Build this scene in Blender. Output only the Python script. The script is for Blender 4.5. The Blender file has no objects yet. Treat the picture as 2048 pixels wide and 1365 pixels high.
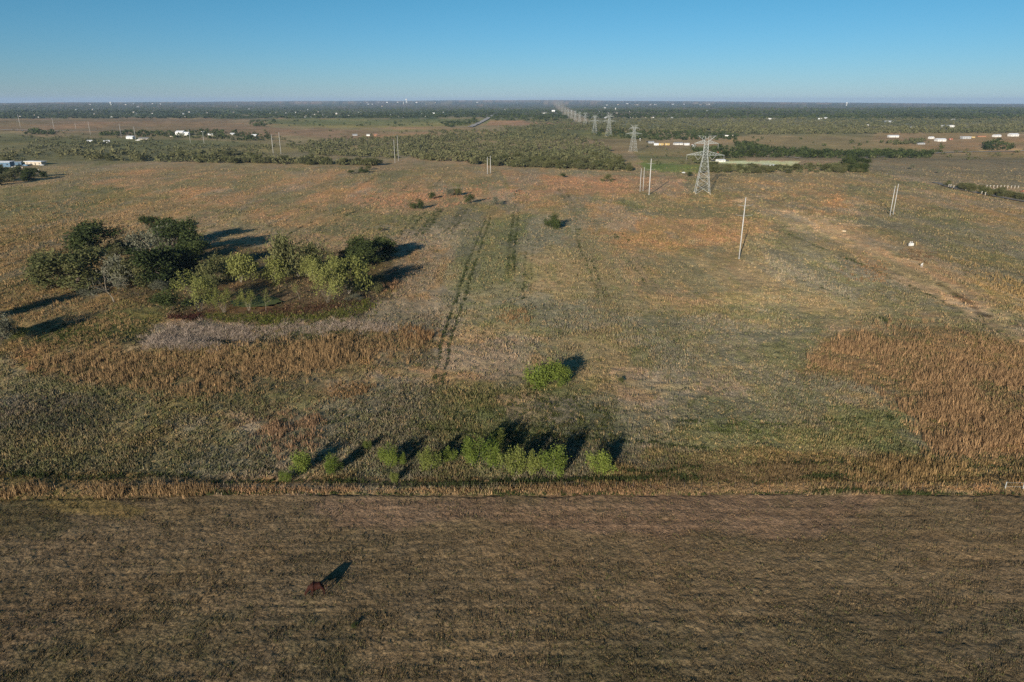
import bpy, math, random
import numpy as np
from mathutils import Vector
R = math.radians
rnd = random.Random(7)
RS = np.random.RandomState(11)
SC = bpy.context.scene
COL = SC.collection

# ------------------------------------------------------------------ camera maths
H = 60.0; F = 1365.0; CX = 1024.0; CY = 682.5
PITCH = math.atan((CY - 201.0) / F)
cp, sp = math.cos(PITCH), math.sin(PITCH)
SUN_EL = R(15.2); SHADOW_AZ = R(21.0)
EXPO = 0.5; DENOISE = False

def smooth(a, b, x):
    t = np.clip((x - a) / (b - a), 0, 1); return t * t * (3 - 2 * t)
def _h(ix, iy, s):
    n = (ix * 374761393 + iy * 668265263 + s * 974634777) & 0xFFFFFFFF
    n = ((n ^ (n >> 13)) * 1274126177) & 0xFFFFFFFF
    n = (n ^ (n >> 16)) & 0xFFFFFF
    return n / 8388607.5 - 1.0
def vn(x, y, s=0):
    xi = np.floor(x); yi = np.floor(y); fx = x - xi; fy = y - yi
    ix = xi.astype(np.int64); iy = yi.astype(np.int64)
    fx = fx * fx * (3 - 2 * fx); fy = fy * fy * (3 - 2 * fy)
    a = _h(ix, iy, s); b = _h(ix + 1, iy, s); c = _h(ix, iy + 1, s); d = _h(ix + 1, iy + 1, s)
    return (a * (1 - fx) + b * fx) * (1 - fy) + (c * (1 - fx) + d * fx) * fy
def fbm(x, y, wl, s=0, pers=0.75):
    o = 0; amp = 1; tot = 0
    for k, w in enumerate(wl):
        ca, sa = math.cos(k * 1.3 + s), math.sin(k * 1.3 + s)
        o = o + amp * vn((x * ca + y * sa) / w + 17.3 * k, (-x * sa + y * ca) / w - 9.1 * k, s + k); tot += amp; amp *= pers
    return o / tot * 1.6

def project(x, y, z):
    d = np.maximum(y * cp + (H - z) * sp, 1.0)
    return CX + F * x / d, CY + F * ((H - z) * cp - y * sp) / d, d

POND = (-74.0, 186.0)
def terrain(x, y):
    x = np.asarray(x, float); y = np.asarray(y, float)
    r2 = x * x + y * y; r = np.sqrt(r2)
    z = -r2 / 14.8e6
    z = z + 0.9 * vn(x / 90, y / 90, 3) * smooth(60, 200, y) + 0.25 * vn(x / 22, y / 22, 4)
    z = z - 9.0 * smooth(760, 980, y + 0.10 * x) + 7.0 * smooth(1150, 1900, y)
    z = z + 6.0 * vn(x / 900, y / 700, 5) * smooth(1100, 2500, r)
    z = z + 14.0 * vn(x / 3200, y / 2600, 6) * smooth(3500, 8000, r)
    z = z + 80.0 * np.exp(-((x - 0.02 * y) / (0.42 * y + 2000)) ** 2) * smooth(9000, 19000, r)
    z = z + 20.0 * np.exp(-((x + 0.62 * y) / (0.22 * y + 1)) ** 2) * smooth(4000, 9000, r) * (1 - smooth(14000, 20000, r))
    # pond hollow with a bank on its near side
    dx = (x - POND[0]); dy = (y - POND[1])
    q = (dx / 26.0) ** 2 + (dy / 20.0) ** 2
    z = z - 2.2 * np.exp(-q ** 1.5)
    z = z + 1.3 * np.exp(-(((dx + 4) / 40.0) ** 4 + ((dy + 23) / 7.0) ** 2))
    return z

def at(px, py):
    px = np.atleast_1d(np.asarray(px, float)); py = np.atleast_1d(np.asarray(py, float))
    u = px - CX; v = py - CY
    dx, dy, dz = u, F * cp - v * sp, -(F * sp + v * cp)
    n = dy; dx = dx / n; dz = dz / n          # parametrised by y
    lo = np.full(px.shape, 30.0 if py.max() >= 345 else 500.0); hit = np.full(px.shape, 24500.0); done = np.zeros(px.shape, bool)
    if py.min() > 262:
        y = H / -dz
        for _ in range(14): y = 0.5 * y + 0.5 * (H - terrain(dx * y, y)) / -dz
        return dx * y, y, terrain(dx * y, y)
    ys = np.geomspace(600, 24500, 110) if py.max() < 345 else np.geomspace(35, 24500, 200)
    prev = lo.copy()
    for yy in ys:
        below = (H + dz * yy < terrain(dx * yy, np.full(px.shape, yy))) & ~done
        hit[below] = yy; lo[below] = prev[below]; done |= below; prev[:] = yy
    hi = hit.copy()
    for _ in range(14):
        m = 0.5 * (lo + hi); b = H + dz * m < terrain(dx * m, m)
        hi = np.where(b, m, hi); lo = np.where(b, lo, m)
    y = np.where(done, hi, 24500.0)
    return dx * y, y, terrain(dx * y, y)
def at1(px, py):
    x, y, z = at(px, py); return float(x[0]), float(y[0]), float(z[0])
def h_for(p, hpx):
    _, v0, _ = project(p[0], p[1], p[2]); lo, hi = 0.0, 200.0
    for _ in range(40):
        m = (lo + hi) / 2
        if v0 - project(p[0], p[1], p[2] + m)[1] > hpx: hi = m
        else: lo = m
    return lo
def w_for(p, wpx):
    return wpx * project(p[0], p[1], p[2])[2] / F

def lin(c):
    c = np.asarray(c, float) / 255.0
    return np.where(c <= 0.04045, c / 12.92, ((c + 0.055) / 1.055) ** 2.4)

# ------------------------------------------------------------------ mesh helpers
def link(o, parent=None):
    COL.objects.link(o)
    if parent is not None: o.parent = parent
    return o
def tag(o, label=None, cat=None, group=None, kind=None):
    if label: o['label'] = label
    if cat: o['category'] = cat
    if group: o['group'] = group
    if kind: o['kind'] = kind
    return o
def empty(name, loc, rz=0.0, scale=(1, 1, 1)):
    o = bpy.data.objects.new(name, None); o.location = loc; o.rotation_euler = (0, 0, rz); o.scale = scale
    o.empty_display_size = 0.5
    return link(o)
def mesh_np(name, V, Fc, mats, col=None, smooth_=False, attr='col', midx=None):
    V = np.asarray(V, np.float32); Fc = np.asarray(Fc, np.int32); k = Fc.shape[1]
    me = bpy.data.meshes.new(name)
    me.vertices.add(len(V)); me.vertices.foreach_set('co', V.ravel())
    me.loops.add(Fc.size); me.loops.foreach_set('vertex_index', Fc.ravel())
    me.polygons.add(len(Fc)); me.polygons.foreach_set('loop_start', np.arange(0, Fc.size, k, dtype=np.int32))
    me.polygons.foreach_set('use_smooth', np.full(len(Fc), smooth_))
    if midx is not None: me.polygons.foreach_set('material_index', np.asarray(midx, np.int32))
    me.update(calc_edges=True)
    for m in (mats if isinstance(mats, (list, tuple)) else [mats]): me.materials.append(m)
    if col is not None:
        c = np.ones((len(V), 4), np.float32); c[:, :3] = col
        a = me.attributes.new(attr, 'FLOAT_COLOR', 'POINT'); a.data.foreach_set('color', c.ravel())
    return me
class MB:
    """collects quads"""
    def __init__(s): s.v = []; s.f = []
    def add(s, vs, fs):
        b = len(s.v); s.v += [tuple(p) for p in vs]; s.f += [tuple(i + b for i in f) for f in fs]
    def box(s, c, d, rz=0.0):
        x, y, z = (q / 2 for q in d); ca, sa = math.cos(rz), math.sin(rz); P = []
        for sz in (-1, 1):
            for sx, sy in ((-1, -1), (1, -1), (1, 1), (-1, 1)):
                a, b = sx * x, sy * y
                P.append((c[0] + a * ca - b * sa, c[1] + a * sa + b * ca, c[2] + sz * z))
        s.add(P, [(3, 2, 1, 0), (4, 5, 6, 7), (0, 1, 5, 4), (1, 2, 6, 5), (2, 3, 7, 6), (3, 0, 4, 7)])
    def bar(s, p, q, w0, w1=None, n=4):
        w1 = w0 if w1 is None else w1
        p = Vector(p); q = Vector(q); d = (q - p)
        if d.length < 1e-6: return
        d.normalize(); a = d.orthogonal().normalized(); b = d.cross(a); P = []
        for c, w in ((p, w0), (q, w1)):
            for i in range(n):
                t = 2 * math.pi * (i + .5) / n; P.append(c + (a * math.cos(t) + b * math.sin(t)) * w * 0.5)
        s.add(P, [(i, (i + 1) % n, n + (i + 1) % n, n + i) for i in range(n)] + [tuple(range(n))[::-1], tuple(range(n, 2 * n))])
    def mesh(s, name, mat, sm=False):
        me = bpy.data.meshes.new(name); me.from_pydata(s.v, [], s.f); me.materials.append(mat)
        if sm: me.polygons.foreach_set('use_smooth', [True] * len(me.polygons))
        me.update(); return me
    def build(s, name, mat, parent=None, sm=False):
        return link(bpy.data.objects.new(name, s.mesh(name, mat, sm)), parent)

# ------------------------------------------------------------------ materials
def newmat(name):
    m = bpy.data.materials.new(name); m.use_nodes = True
    nt = m.node_tree; b = nt.nodes['Principled BSDF']; b.inputs['Roughness'].default_value = 0.85
    b.inputs['Specular IOR Level'].default_value = 0.15
    return m, nt, b
def plain(name, rgb, rough=0.8, scale=1.5, var=0.25, metal=0.0, spec=0.3):
    m, nt, b = newmat(name); n = nt.nodes; l = nt.links
    tc = n.new('ShaderNodeTexCoord'); no = n.new('ShaderNodeTexNoise'); no.inputs['Scale'].default_value = scale; no.inputs['Detail'].default_value = 4
    mr = n.new('ShaderNodeMapRange'); mr.inputs[1].default_value = 0.3; mr.inputs[2].default_value = 0.7
    mr.inputs[3].default_value = 1 - var; mr.inputs[4].default_value = 1 + var
    hs = n.new('ShaderNodeMix'); hs.data_type = 'RGBA'; hs.blend_type = 'MULTIPLY'; hs.inputs[0].default_value = 1
    hs.inputs[6].default_value = (*rgb, 1)
    l.new(tc.outputs['Object'], no.inputs['Vector']); l.new(no.outputs[0], mr.inputs[0]); l.new(mr.outputs[0], hs.inputs[7])
    l.new(hs.outputs[2], b.inputs['Base Color'])
    b.inputs['Roughness'].default_value = rough; b.inputs['Metallic'].default_value = metal; b.inputs['Specular IOR Level'].default_value = spec
    return m
def leafmat(name, a, b_, sat=1.0):
    m, nt, b = newmat(name); n = nt.nodes; l = nt.links
    at_ = n.new('ShaderNodeAttribute'); at_.attribute_name = 'col'
    sx = n.new('ShaderNodeSeparateColor'); l.new(at_.outputs['Color'], sx.inputs[0])
    oi = n.new('ShaderNodeObjectInfo')
    ad = n.new('ShaderNodeMath'); ad.operation = 'MULTIPLY_ADD'; ad.inputs[1].default_value = 0.5
    ad.inputs[2].default_value = -0.25
    l.new(oi.outputs['Random'], ad.inputs[0])
    a2 = n.new('ShaderNodeMath'); a2.operation = 'ADD'; a2.use_clamp = True; l.new(ad.outputs[0], a2.inputs[0]); l.new(sx.outputs[0], a2.inputs[1])
    mx = n.new('ShaderNodeMix'); mx.data_type = 'RGBA'; mx.inputs[6].default_value = (*a, 1); mx.inputs[7].default_value = (*b_, 1)
    l.new(a2.outputs[0], mx.inputs[0]); l.new(mx.outputs[2], b.inputs['Base Color'])
    tr = n.new('ShaderNodeBsdfTranslucent'); l.new(mx.outputs[2], tr.inputs[0])
    ms = n.new('ShaderNodeMixShader'); ms.inputs[0].default_value = 0.25
    l.new(b.outputs[0], ms.inputs[1]); l.new(tr.outputs[0], ms.inputs[2]); l.new(ms.outputs[0], n['Material Output'].inputs[0])
    return m
def vcmat(name, fine=True, rough=0.95):
    m, nt, b = newmat(name); n = nt.nodes; l = nt.links
    b.inputs['Roughness'].default_value = rough; b.inputs['Specular IOR Level'].default_value = 0.05
    at_ = n.new('ShaderNodeAttribute'); at_.attribute_name = 'col'
    if not fine:
        l.new(at_.outputs['Color'], b.inputs['Base Color']); return m
    tc = n.new('ShaderNodeTexCoord'); cur = at_.outputs['Color']; hs = []
    for sc, de, lo, hi in ((3.0, 5, 0.55, 1.45), (0.45, 5, 0.80, 1.20), (0.06, 4, 0.86, 1.14)):
        no = n.new('ShaderNodeTexNoise'); no.inputs['Scale'].default_value = sc; no.inputs['Detail'].default_value = de; no.inputs['Roughness'].default_value = 0.65
        l.new(tc.outputs['Object'], no.inputs['Vector'])
        mr = n.new('ShaderNodeMapRange'); mr.inputs[1].default_value = 0.3; mr.inputs[2].default_value = 0.7; mr.inputs[3].default_value = lo; mr.inputs[4].default_value = hi
        mr.clamp = False
        l.new(no.outputs[0], mr.inputs[0])
        mx = n.new('ShaderNodeMix'); mx.data_type = 'RGBA'; mx.blend_type = 'MULTIPLY'; mx.inputs[0].default_value = 1
        l.new(cur, mx.inputs[6]); l.new(mr.outputs[0], mx.inputs[7]); cur = mx.outputs[2]; hs.append(no)
    l.new(cur, b.inputs['Base Color'])
    bu = n.new('ShaderNodeBump'); bu.inputs['Strength'].default_value = 0.8; bu.inputs['Distance'].default_value = 0.25
    l.new(hs[0].outputs[0], bu.inputs['Height'])
    b2 = n.new('ShaderNodeBump'); b2.inputs['Strength'].default_value = 0.4; b2.inputs['Distance'].default_value = .8
    l.new(hs[1].outputs[0], b2.inputs['Height']); l.new(bu.outputs[0], b2.inputs['Normal']); l.new(b2.outputs[0], b.inputs['Normal'])
    return m

M = dict(
    ground=vcmat('soil_and_grass'), grass=vcmat('grass_blades', False),
    bright=leafmat('leaf_bright_green', (.085, .12, .02), (.22, .26, .05)),
    moss=leafmat('leaf_moss_green', (.08, .105, .022), (.21, .225, .055)),
    dark=leafmat('leaf_dark_green', (.028, .042, .013), (.09, .11, .033)),
    olive=leafmat('leaf_olive', (.075, .088, .03), (.18, .17, .068)),
    yellow=leafmat('leaf_yellow_green', (.13, .14, .035), (.27, .27, .08)),
    grey=leafmat('leaf_grey_green', (.11, .115, .07), (.23, .22, .15)),
    scrub=leafmat('leaf_scrub', (.09, .10, .042), (.165, .155, .07)),
    bark=plain('bark_brown', (.12, .09, .065)), palebark=plain('bark_pale', (.26, .22, .16)),
    steel=plain('galvanised_steel', (.40, .42, .40), .6, 2, .12, .0, .4),
    pole=plain('pole_steel', (.46, .45, .42), .55, 1, .1, 0, .4),
    wood=plain('wood_pole', (.10, .08, .06)),
    insul=plain('insulator', (.30, .30, .28)),
    white=plain('white_paint', (.66, .65, .61), .6, .5, .06), cream=plain('cream_wall', (.46, .40, .31), .7, .5, .1),
    greywall=plain('grey_wall', (.35, .36, .36)), bluewall=plain('blue_metal_wall', (.10, .17, .24)),
    redwall=plain('red_brown_wall', (.32, .12, .07)), orangewall=plain('orange_wall', (.34, .17, .09)),
    roofw=plain('white_metal_roof', (.70, .71, .72), .5, .5, .06), roofg=plain('grey_roof', (.28, .29, .30)), roofb=plain('brown_roof', (.20, .13, .10)),
    glass=plain('window_glass', (.03, .035, .045), .2, 1, .1, 0, .6), dark_=plain('dark_paint', (.03, .032, .035), .5),
    tyre=plain('rubber', (.02, .02, .02)), yellowp=plain('yellow_paint', (.50, .36, .14)),
    horse=plain('chestnut_coat', (.034, .012, .008), .7, 3, .25, 0, .1), mane=plain('dark_mane', (.03, .012, .008)),
    sand=plain('pale_stone', (.60, .47, .30)),
)
def water_mat():
    m, nt, b = newmat('pond_water'); n = nt.nodes; l = nt.links
    b.inputs['Base Color'].default_value = (.10, .115, .035, 1); b.inputs['Roughness'].default_value = .7; b.inputs['Specular IOR Level'].default_value = .12
    tc = n.new('ShaderNodeTexCoord'); no = n.new('ShaderNodeTexNoise'); no.inputs['Scale'].default_value = 2.5
    bu = n.new('ShaderNodeBump'); bu.inputs['Strength'].default_value = .15; bu.inputs['Distance'].default_value = .05
    l.new(tc.outputs['Object'], no.inputs['Vector']); l.new(no.outputs[0], bu.inputs['Height']); l.new(bu.outputs[0], b.inputs['Normal'])
    return m
M['water'] = water_mat()

# ------------------------------------------------------------------ ground zones
# each zone: outline in the photograph's frame (carried onto the terrain), colour A, colour B, softness
KALB = 0.60          # photographed brightness of a white horizontal sheet
Z = [
 # far plain
 ([(-300,203),(2400,203),(2400,243),(1480,250),(1150,240),(900,237),(-300,238)], (66,76,60), (88,84,72), 3),
 ([(-300,224),(900,226),(900,237),(-300,240)], (66,80,52), (84,88,62), 2),
 ([(900,236),(2400,238),(2400,272),(1460,272),(1300,262),(1100,262)], (84,92,64), (108,104,82), 3),
 ([(-300,237),(420,236),(560,256),(900,262),(880,275),(640,280),(420,270),(-300,262)], (132,106,86), (116,100,78), 2.5),
 ([(560,238),(1000,240),(930,255),(700,258),(500,250)], (118,114,70), (104,106,68), 2),
 ([(700,262),(880,262),(880,274),(700,278)], (138,112,90), (150,124,100), 1.5),
 ([(-300,262),(420,272),(560,292),(420,318),(-300,340)], (106,102,72), (92,92,62), 4),
 ([(60,262),(330,266),(300,272),(60,272)], (120,104,80), (110,98,74), 2),
 ([(380,296),(560,286),(640,300),(500,312),(400,312)], (120,108,72), (104,102,66), 3),
 ([(985,241),(1168,246),(1165,252),(970,252)], (150,114,90), (135,106,84), 1.2),
 ([(1020,250),(1200,256),(1170,280),(1000,280)], (96,98,62), (84,88,58), 2),
 ([(1150,262),(1280,264),(1340,280),(1180,282)], (112,112,62), (100,100,62), 2),
 ([(1190,277),(1300,279),(1340,302),(1230,302)], (142,114,86), (124,108,78), 2),
 ([(1270,302),(1480,290),(1500,345),(1290,338)], (104,108,62), (122,110,76), 3),
 ([(1270,326),(1400,330),(1400,345),(1300,343)], (98,112,56), (108,114,62), 2),
 ([(1460,273),(1740,271),(1900,288),(1880,300),(1640,300),(1450,286)], (146,122,88), (128,112,80), 2),
 ([(1750,268),(2400,266),(2400,300),(1880,300),(1740,280)], (124,106,80), (140,114,86), 2),
 ([(1480,302),(1900,312),(2400,300),(2400,320),(1740,322),(1480,316)], (110,100,70), (122,106,80), 2),
 ([(1405,322),(1600,323),(1595,331),(1480,330),(1420,326)], (232,200,158), (214,180,140), 1.0),
 ([(1470,331),(1530,333),(1520,338),(1490,337)], (226,190,146), (208,168,126), 1.0),
 ([(1950,296),(2400,300),(2400,306),(1960,302)], (176,150,108), (160,136,100), 1),
 ([(1730,322),(2400,318),(2400,385),(1930,372),(1800,352),(1735,344)], (126,112,90), (116,104,84), 2),
 ([(1101,203),(1114,203),(1150,224),(1186,245),(1150,246),(1118,224)], (140,124,106), (126,116,96), 1),
 # the meadow
 ([(-300,352),(60,378),(200,345),(430,330),(760,335),(1000,338),(1260,352),(1500,350),(1730,348),(1900,378),(2400,460),(2400,640),(2048,560),(1500,400),(1100,420),(700,480),(430,430),(-300,620)], (138,114,84), (112,104,76), 6),
 ([(330,332),(700,336),(900,380),(700,400),(560,440),(420,410),(200,400),(150,370)], (148,116,88), (122,110,82), 6),
 ([(-300,400),(150,370),(300,380),(180,430),(-300,500)], (98,98,70), (124,108,76), 6),
 ([(690,382),(860,376),(1010,366),(1110,384),(1060,402),(930,410),(760,425),(700,410)], (158,120,92), (142,116,90), 7),
 ([(1000,340),(1250,352),(1370,362),(1380,385),(1150,390),(1010,362)], (158,118,90), (140,112,86), 4),
 ([(1180,395),(1400,388),(1600,425),(1480,480),(1300,500),(1180,490)], (152,118,86), (122,112,80), 8),
 ([(1500,372),(1680,378),(1740,440),(1560,420)], (158,118,82), (126,110,84), 6),
 ([(1240,400),(1440,405),(1460,440),(1260,430)], (112,108,78), (132,112,84), 6),
 ([(1730,350),(1960,385),(2400,440),(2400,470),(1900,420),(1700,380)], (140,114,84), (112,106,78), 5),
 ([(1560,440),(1790,445),(2050,520),(2400,640),(2400,560),(1900,430)], (112,106,80), (126,112,86), 8),
 ([(1480,400),(1640,436),(1760,480),(1870,548),(2060,650),(2200,760),(2030,690),(1860,590),(1700,500),(1540,432)], (176,146,116), (152,126,98), 8),
 ([(1880,510),(2100,560),(2400,700),(2300,720),(2000,610)], (160,132,86), (120,104,72), 6),
 ([(1880,570),(1930,590),(2010,650),(2000,658),(1930,615)], (104,80,60), (88,74,54), 5),
 ([(880,470),(1140,430),(1180,600),(1120,700),(900,680)], (126,117,90), (140,122,98), 10),
 ([(930,440),(1060,430),(1030,560),(900,600)], (110,106,76), (122,110,82), 5),
 ([(1380,520),(1640,500),(1760,560),(1720,640),(1500,640)], (138,124,96), (150,130,106), 14),
 ([(1100,640),(1650,640),(1620,760),(1100,720)], (122,112,88), (110,104,78), 12),
 ([(760,600),(900,560),(880,680),(800,700),(700,650)], (132,114,94), (116,102,82), 6),
 ([(640,500),(900,500),(880,600),(740,600)], (138,112,84), (122,102,76), 6),
 ([(-300,480),(180,440),(250,600),(330,640),(300,690),(-300,720)], (118,98,66), (92,86,58), 8),
 ([(250,600),(380,560),(330,640),(200,700),(100,690)], (88,86,50), (108,94,60), 5),
 # around the pond
 ([(200,500),(460,480),(560,490),(780,520),(790,600),(650,650),(400,650),(330,620),(230,590)], (96,80,56), (80,70,50), 6),
 ([(400,570),(560,540),(700,560),(740,600),(640,620),(500,632),(400,628)], (80,60,48), (96,78,60), 6),
 ([(330,628),(420,622),(760,590),(740,620),(640,640),(480,648),(340,640)], (84,58,46), (78,62,46), 5),
 ([(390,628),(560,632),(700,620),(690,636),(560,648),(450,644)], (92,90,46), (80,74,44), 4),
 ([(285,690),(320,650),(430,640),(520,655),(640,640),(790,650),(800,672),(650,670),(500,690),(400,705)], (140,126,114), (112,100,90), 4),
 # tall grass bands
 ([(30,700),(420,690),(520,668),(860,664),(884,690),(850,722),(700,735),(560,800),(420,820),(300,830),(240,780),(60,750)], (132,102,70), (106,92,64), 9),
 ([(500,860),(560,825),(640,830),(650,880),(580,920),(500,900)], (134,106,76), (118,94,68), 6),
 ([(-300,730),(250,780),(560,860),(560,950),(-300,960)], (126,114,88), (114,104,76), 16),
 ([(380,760),(640,740),(700,860),(520,850)], (120,102,82), (104,92,68), 8),
 ([(-300,790),(200,800),(180,850),(-300,870)], (110,102,92), (88,84,68), 6),
 ([(560,800),(1000,760),(1240,800),(1260,960),(560,960)], (108,102,72), (118,106,78), 16),
 ([(840,770),(1080,775),(1240,820),(1240,900),(860,880)], (98,96,64), (108,100,70), 14),
 ([(1220,730),(1450,745),(1560,840),(1420,850),(1240,800)], (134,116,98), (118,106,80), 8),
 ([(1000,800),(1160,790),(1150,850),(1030,840)], (122,106,84), (104,92,66), 5),
 ([(1350,800),(1840,800),(1850,920),(1340,900)], (110,106,74), (118,106,80), 12),
 ([(1640,690),(1720,650),(1860,640),(2100,690),(2400,700),(2400,950),(1860,905),(1800,830),(1700,755),(1610,745)], (128,100,70), (108,92,64), 10),
 ([(1230,900),(1700,905),(2400,930),(2400,968),(1230,962)], (112,96,64), (96,86,56), 5),
 # the dry verge on the boundary
 ([(-300,952),(600,952),(1200,962),(2400,950),(2400,968),(1200,978),(600,975),(-300,975)], (86,72,48), (112,90,58), 4),
 ([(-300,972),(600,974),(1200,978),(1700,970),(2400,972),(2400,987),(1700,984),(1200,990),(600,989),(-300,996)], (144,114,80), (124,100,70), 3.5),
 # pasture in front
 ([(-600,996),(600,989),(1200,990),(1700,984),(2600,989),(2600,1700),(-600,1700)], (100,85,64), (92,80,59), 1.5),
 ([(-300,985),(120,985),(300,1020),(260,1040),(60,1010),(-300,1000)], (128,104,66), (108,94,58), 5),
 ([(-300,1000),(60,1008),(160,1050),(90,1075),(-300,1060)], (70,66,46), (86,76,54), 6),
 ([(600,1000),(1750,995),(1700,1060),(700,1060)], (112,92,74), (100,86,66), 12),
 ([(-600,1200),(700,1190),(900,1700),(-600,1700)], (90,82,60), (96,82,62), 24),
 ([(1100,1250),(2600,1150),(2600,1700),(1000,1700)], (92,81,62), (86,77,57), 28),
]
# tracks and ruts with their shade painted in, plus weed shade by the verge: (points, half width m, strength)
TR = [
 ([(866,770),(888,662),(913,592),(938,522),(963,462),(975,425)], .26, .85), ([(884,770),(905,662),(930,592),(952,522),(973,462),(984,425)], .26, .85),
 ([(1015,548),(1018,500),(1024,460),(1028,432)], .4, .7), ([(1028,432),(1032,382)], .35, .35), ([(1028,545),(1028,500),(1034,460),(1037,432)], .4, .7), ([(1037,432),(1039,384)], .35, .35),
 ([(832,470),(850,450),(877,418)], .5, .6), ([(845,470),(865,445),(886,418)], .5, .6),
 ([(893,465),(910,440),(925,418)], .5, .6), ([(905,465),(920,440),(933,418)], .5, .6),
 ([(1046,600),(1048,540),(1056,480)], .3, .4), ([(1060,600),(1062,540),(1068,490)], .3, .35), ([(810,480),(830,450),(850,425)], .4, .45),
 ([(780,500),(805,465),(832,430)], .4, .4), ([(1230,470),(1260,520),(1300,590)], .3, .35), ([(1245,468),(1275,515),(1316,585)], .3, .3),
 ([(1172,520),(1185,560),(1197,596)], .3, .35), ([(1184,520),(1198,560),(1210,596)], .3, .35),
 ([(1150,470),(1172,520)], .3, .4), ([(1118,380),(1150,430),(1160,500)], .5, .35), ([(1130,380),(1165,440)], .5, .3),
 ([(1390,668),(1420,710),(1450,760)], .25, .22), ([(1408,668),(1440,712),(1470,755)], .25, .22),
 ([(1300,540),(1318,590),(1340,640)], .3, .3), ([(1560,545),(1700,600),(1800,660)], .3, .4), ([(1540,455),(1700,520),(1880,600),(2040,690)], .5, .5),
 ([(560,480),(620,445),(700,418),(760,395)], .5, .45), ([(590,492),(650,452),(740,410)], .5, .45), ([(640,488),(700,450)], .5, .4),
 ([(700,385),(740,360),(770,345)], .7, .4), ([(800,385),(840,355)], .7, .4), ([(870,375),(890,350)], .7, .4),
 ([(1330,838),(1450,852),(1600,850),(1700,836),(1790,838)], .25, .45), ([(1350,855),(1480,868),(1560,860)], .25, .4), ([(1270,820),(1330,838)], .25, .3),
 ([(860,800),(960,790),(1100,790)], .25, .35), ([(640,850),(800,815),(900,812),(1010,815)], .25, .3), ([(860,860),(1000,868),(1240,880),(1420,900)], .35, .5),
 ([(880,970),(1100,965),(1300,955),(1500,962),(1700,955)], .5, .9), ([(420,968),(640,962),(880,972)], .4, .8),  # no ruts here: weed shadows along the verge, painted as dark lines
 ([(-100,996),(200,998),(420,989),(640,987),(900,992),(1100,992),(1200,990),(1330,992),(1450,987),(1700,984),(1900,989),(2200,993)], .22, 1.0),
 ([(-100,1001),(100,998)], .2, .8), ([(1500,930),(1700,925),(2100,940)], .35, .6), ([(1720,880),(1850,905),(2100,920)], .3, .5),
 ([(0,600),(60,595),(130,560)], .5, .3), ([(1200,938),(1330,945),(1400,935)], .35, .7), ([(30,950),(200,955),(400,950)], .5, .6),
]
def seg_d(px, py, a, b):
    ax, ay = a; bx, by = b; vx, vy = bx - ax, by - ay; L = vx * vx + vy * vy + 1e-9
    t = np.clip(((px - ax) * vx + (py - ay) * vy) / L, 0, 1)
    return np.hypot(px - ax - t * vx, py - ay - t * vy)
def inside(px, py, poly):
    c = np.zeros(px.shape, bool); n = len(poly)
    for i in range(n):
        x1, y1 = poly[i]; x2, y2 = poly[(i + 1) % n]
        if y1 == y2: continue
        m = ((y1 > py) != (y2 > py)) & (px < (x2 - x1) * (py - y1) / (y2 - y1) + x1); c ^= m
    return c
def poly_sd(px, py, poly):
    d = np.full(px.shape, 1e9)
    for i in range(len(poly)): d = np.minimum(d, seg_d(px, py * 1.0, poly[i], poly[(i + 1) % len(poly)]))
    return np.where(inside(px, py, poly), d, -d)
TRW = []
for pts, w, s in TR:
    X, Y, _ = at([p[0] for p in pts], [p[1] for p in pts]); TRW.append((list(zip(X, Y)), w, s))
def track(x, y):
    t = np.zeros(x.shape)
    wob = 0.5 * vn(x / 6, y / 6, 77) + .25 * vn(x / 1.7, y / 1.7, 78)
    for pts, w, s in TRW:
        xs = [p[0] for p in pts]; ys = [p[1] for p in pts]
        m = (x > min(xs) - 6) & (x < max(xs) + 6) & (y > min(ys) - 6) & (y < max(ys) + 6)
        if not m.any(): continue
        d = np.full(m.sum(), 1e9)
        for i in range(len(pts) - 1): d = np.minimum(d, seg_d(x[m] + wob[m], y[m] + wob[m], pts[i], pts[i + 1]))
        ww = w * (1 + y[m] / 500.)
        t[m] = np.maximum(t[m], s * (1 - smooth(ww * .6, ww * 1.8, d)))
    return t * (0.75 + .5 * vn(x / 2.3, y / 2.3, 79)).clip(.1, 1)
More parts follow.
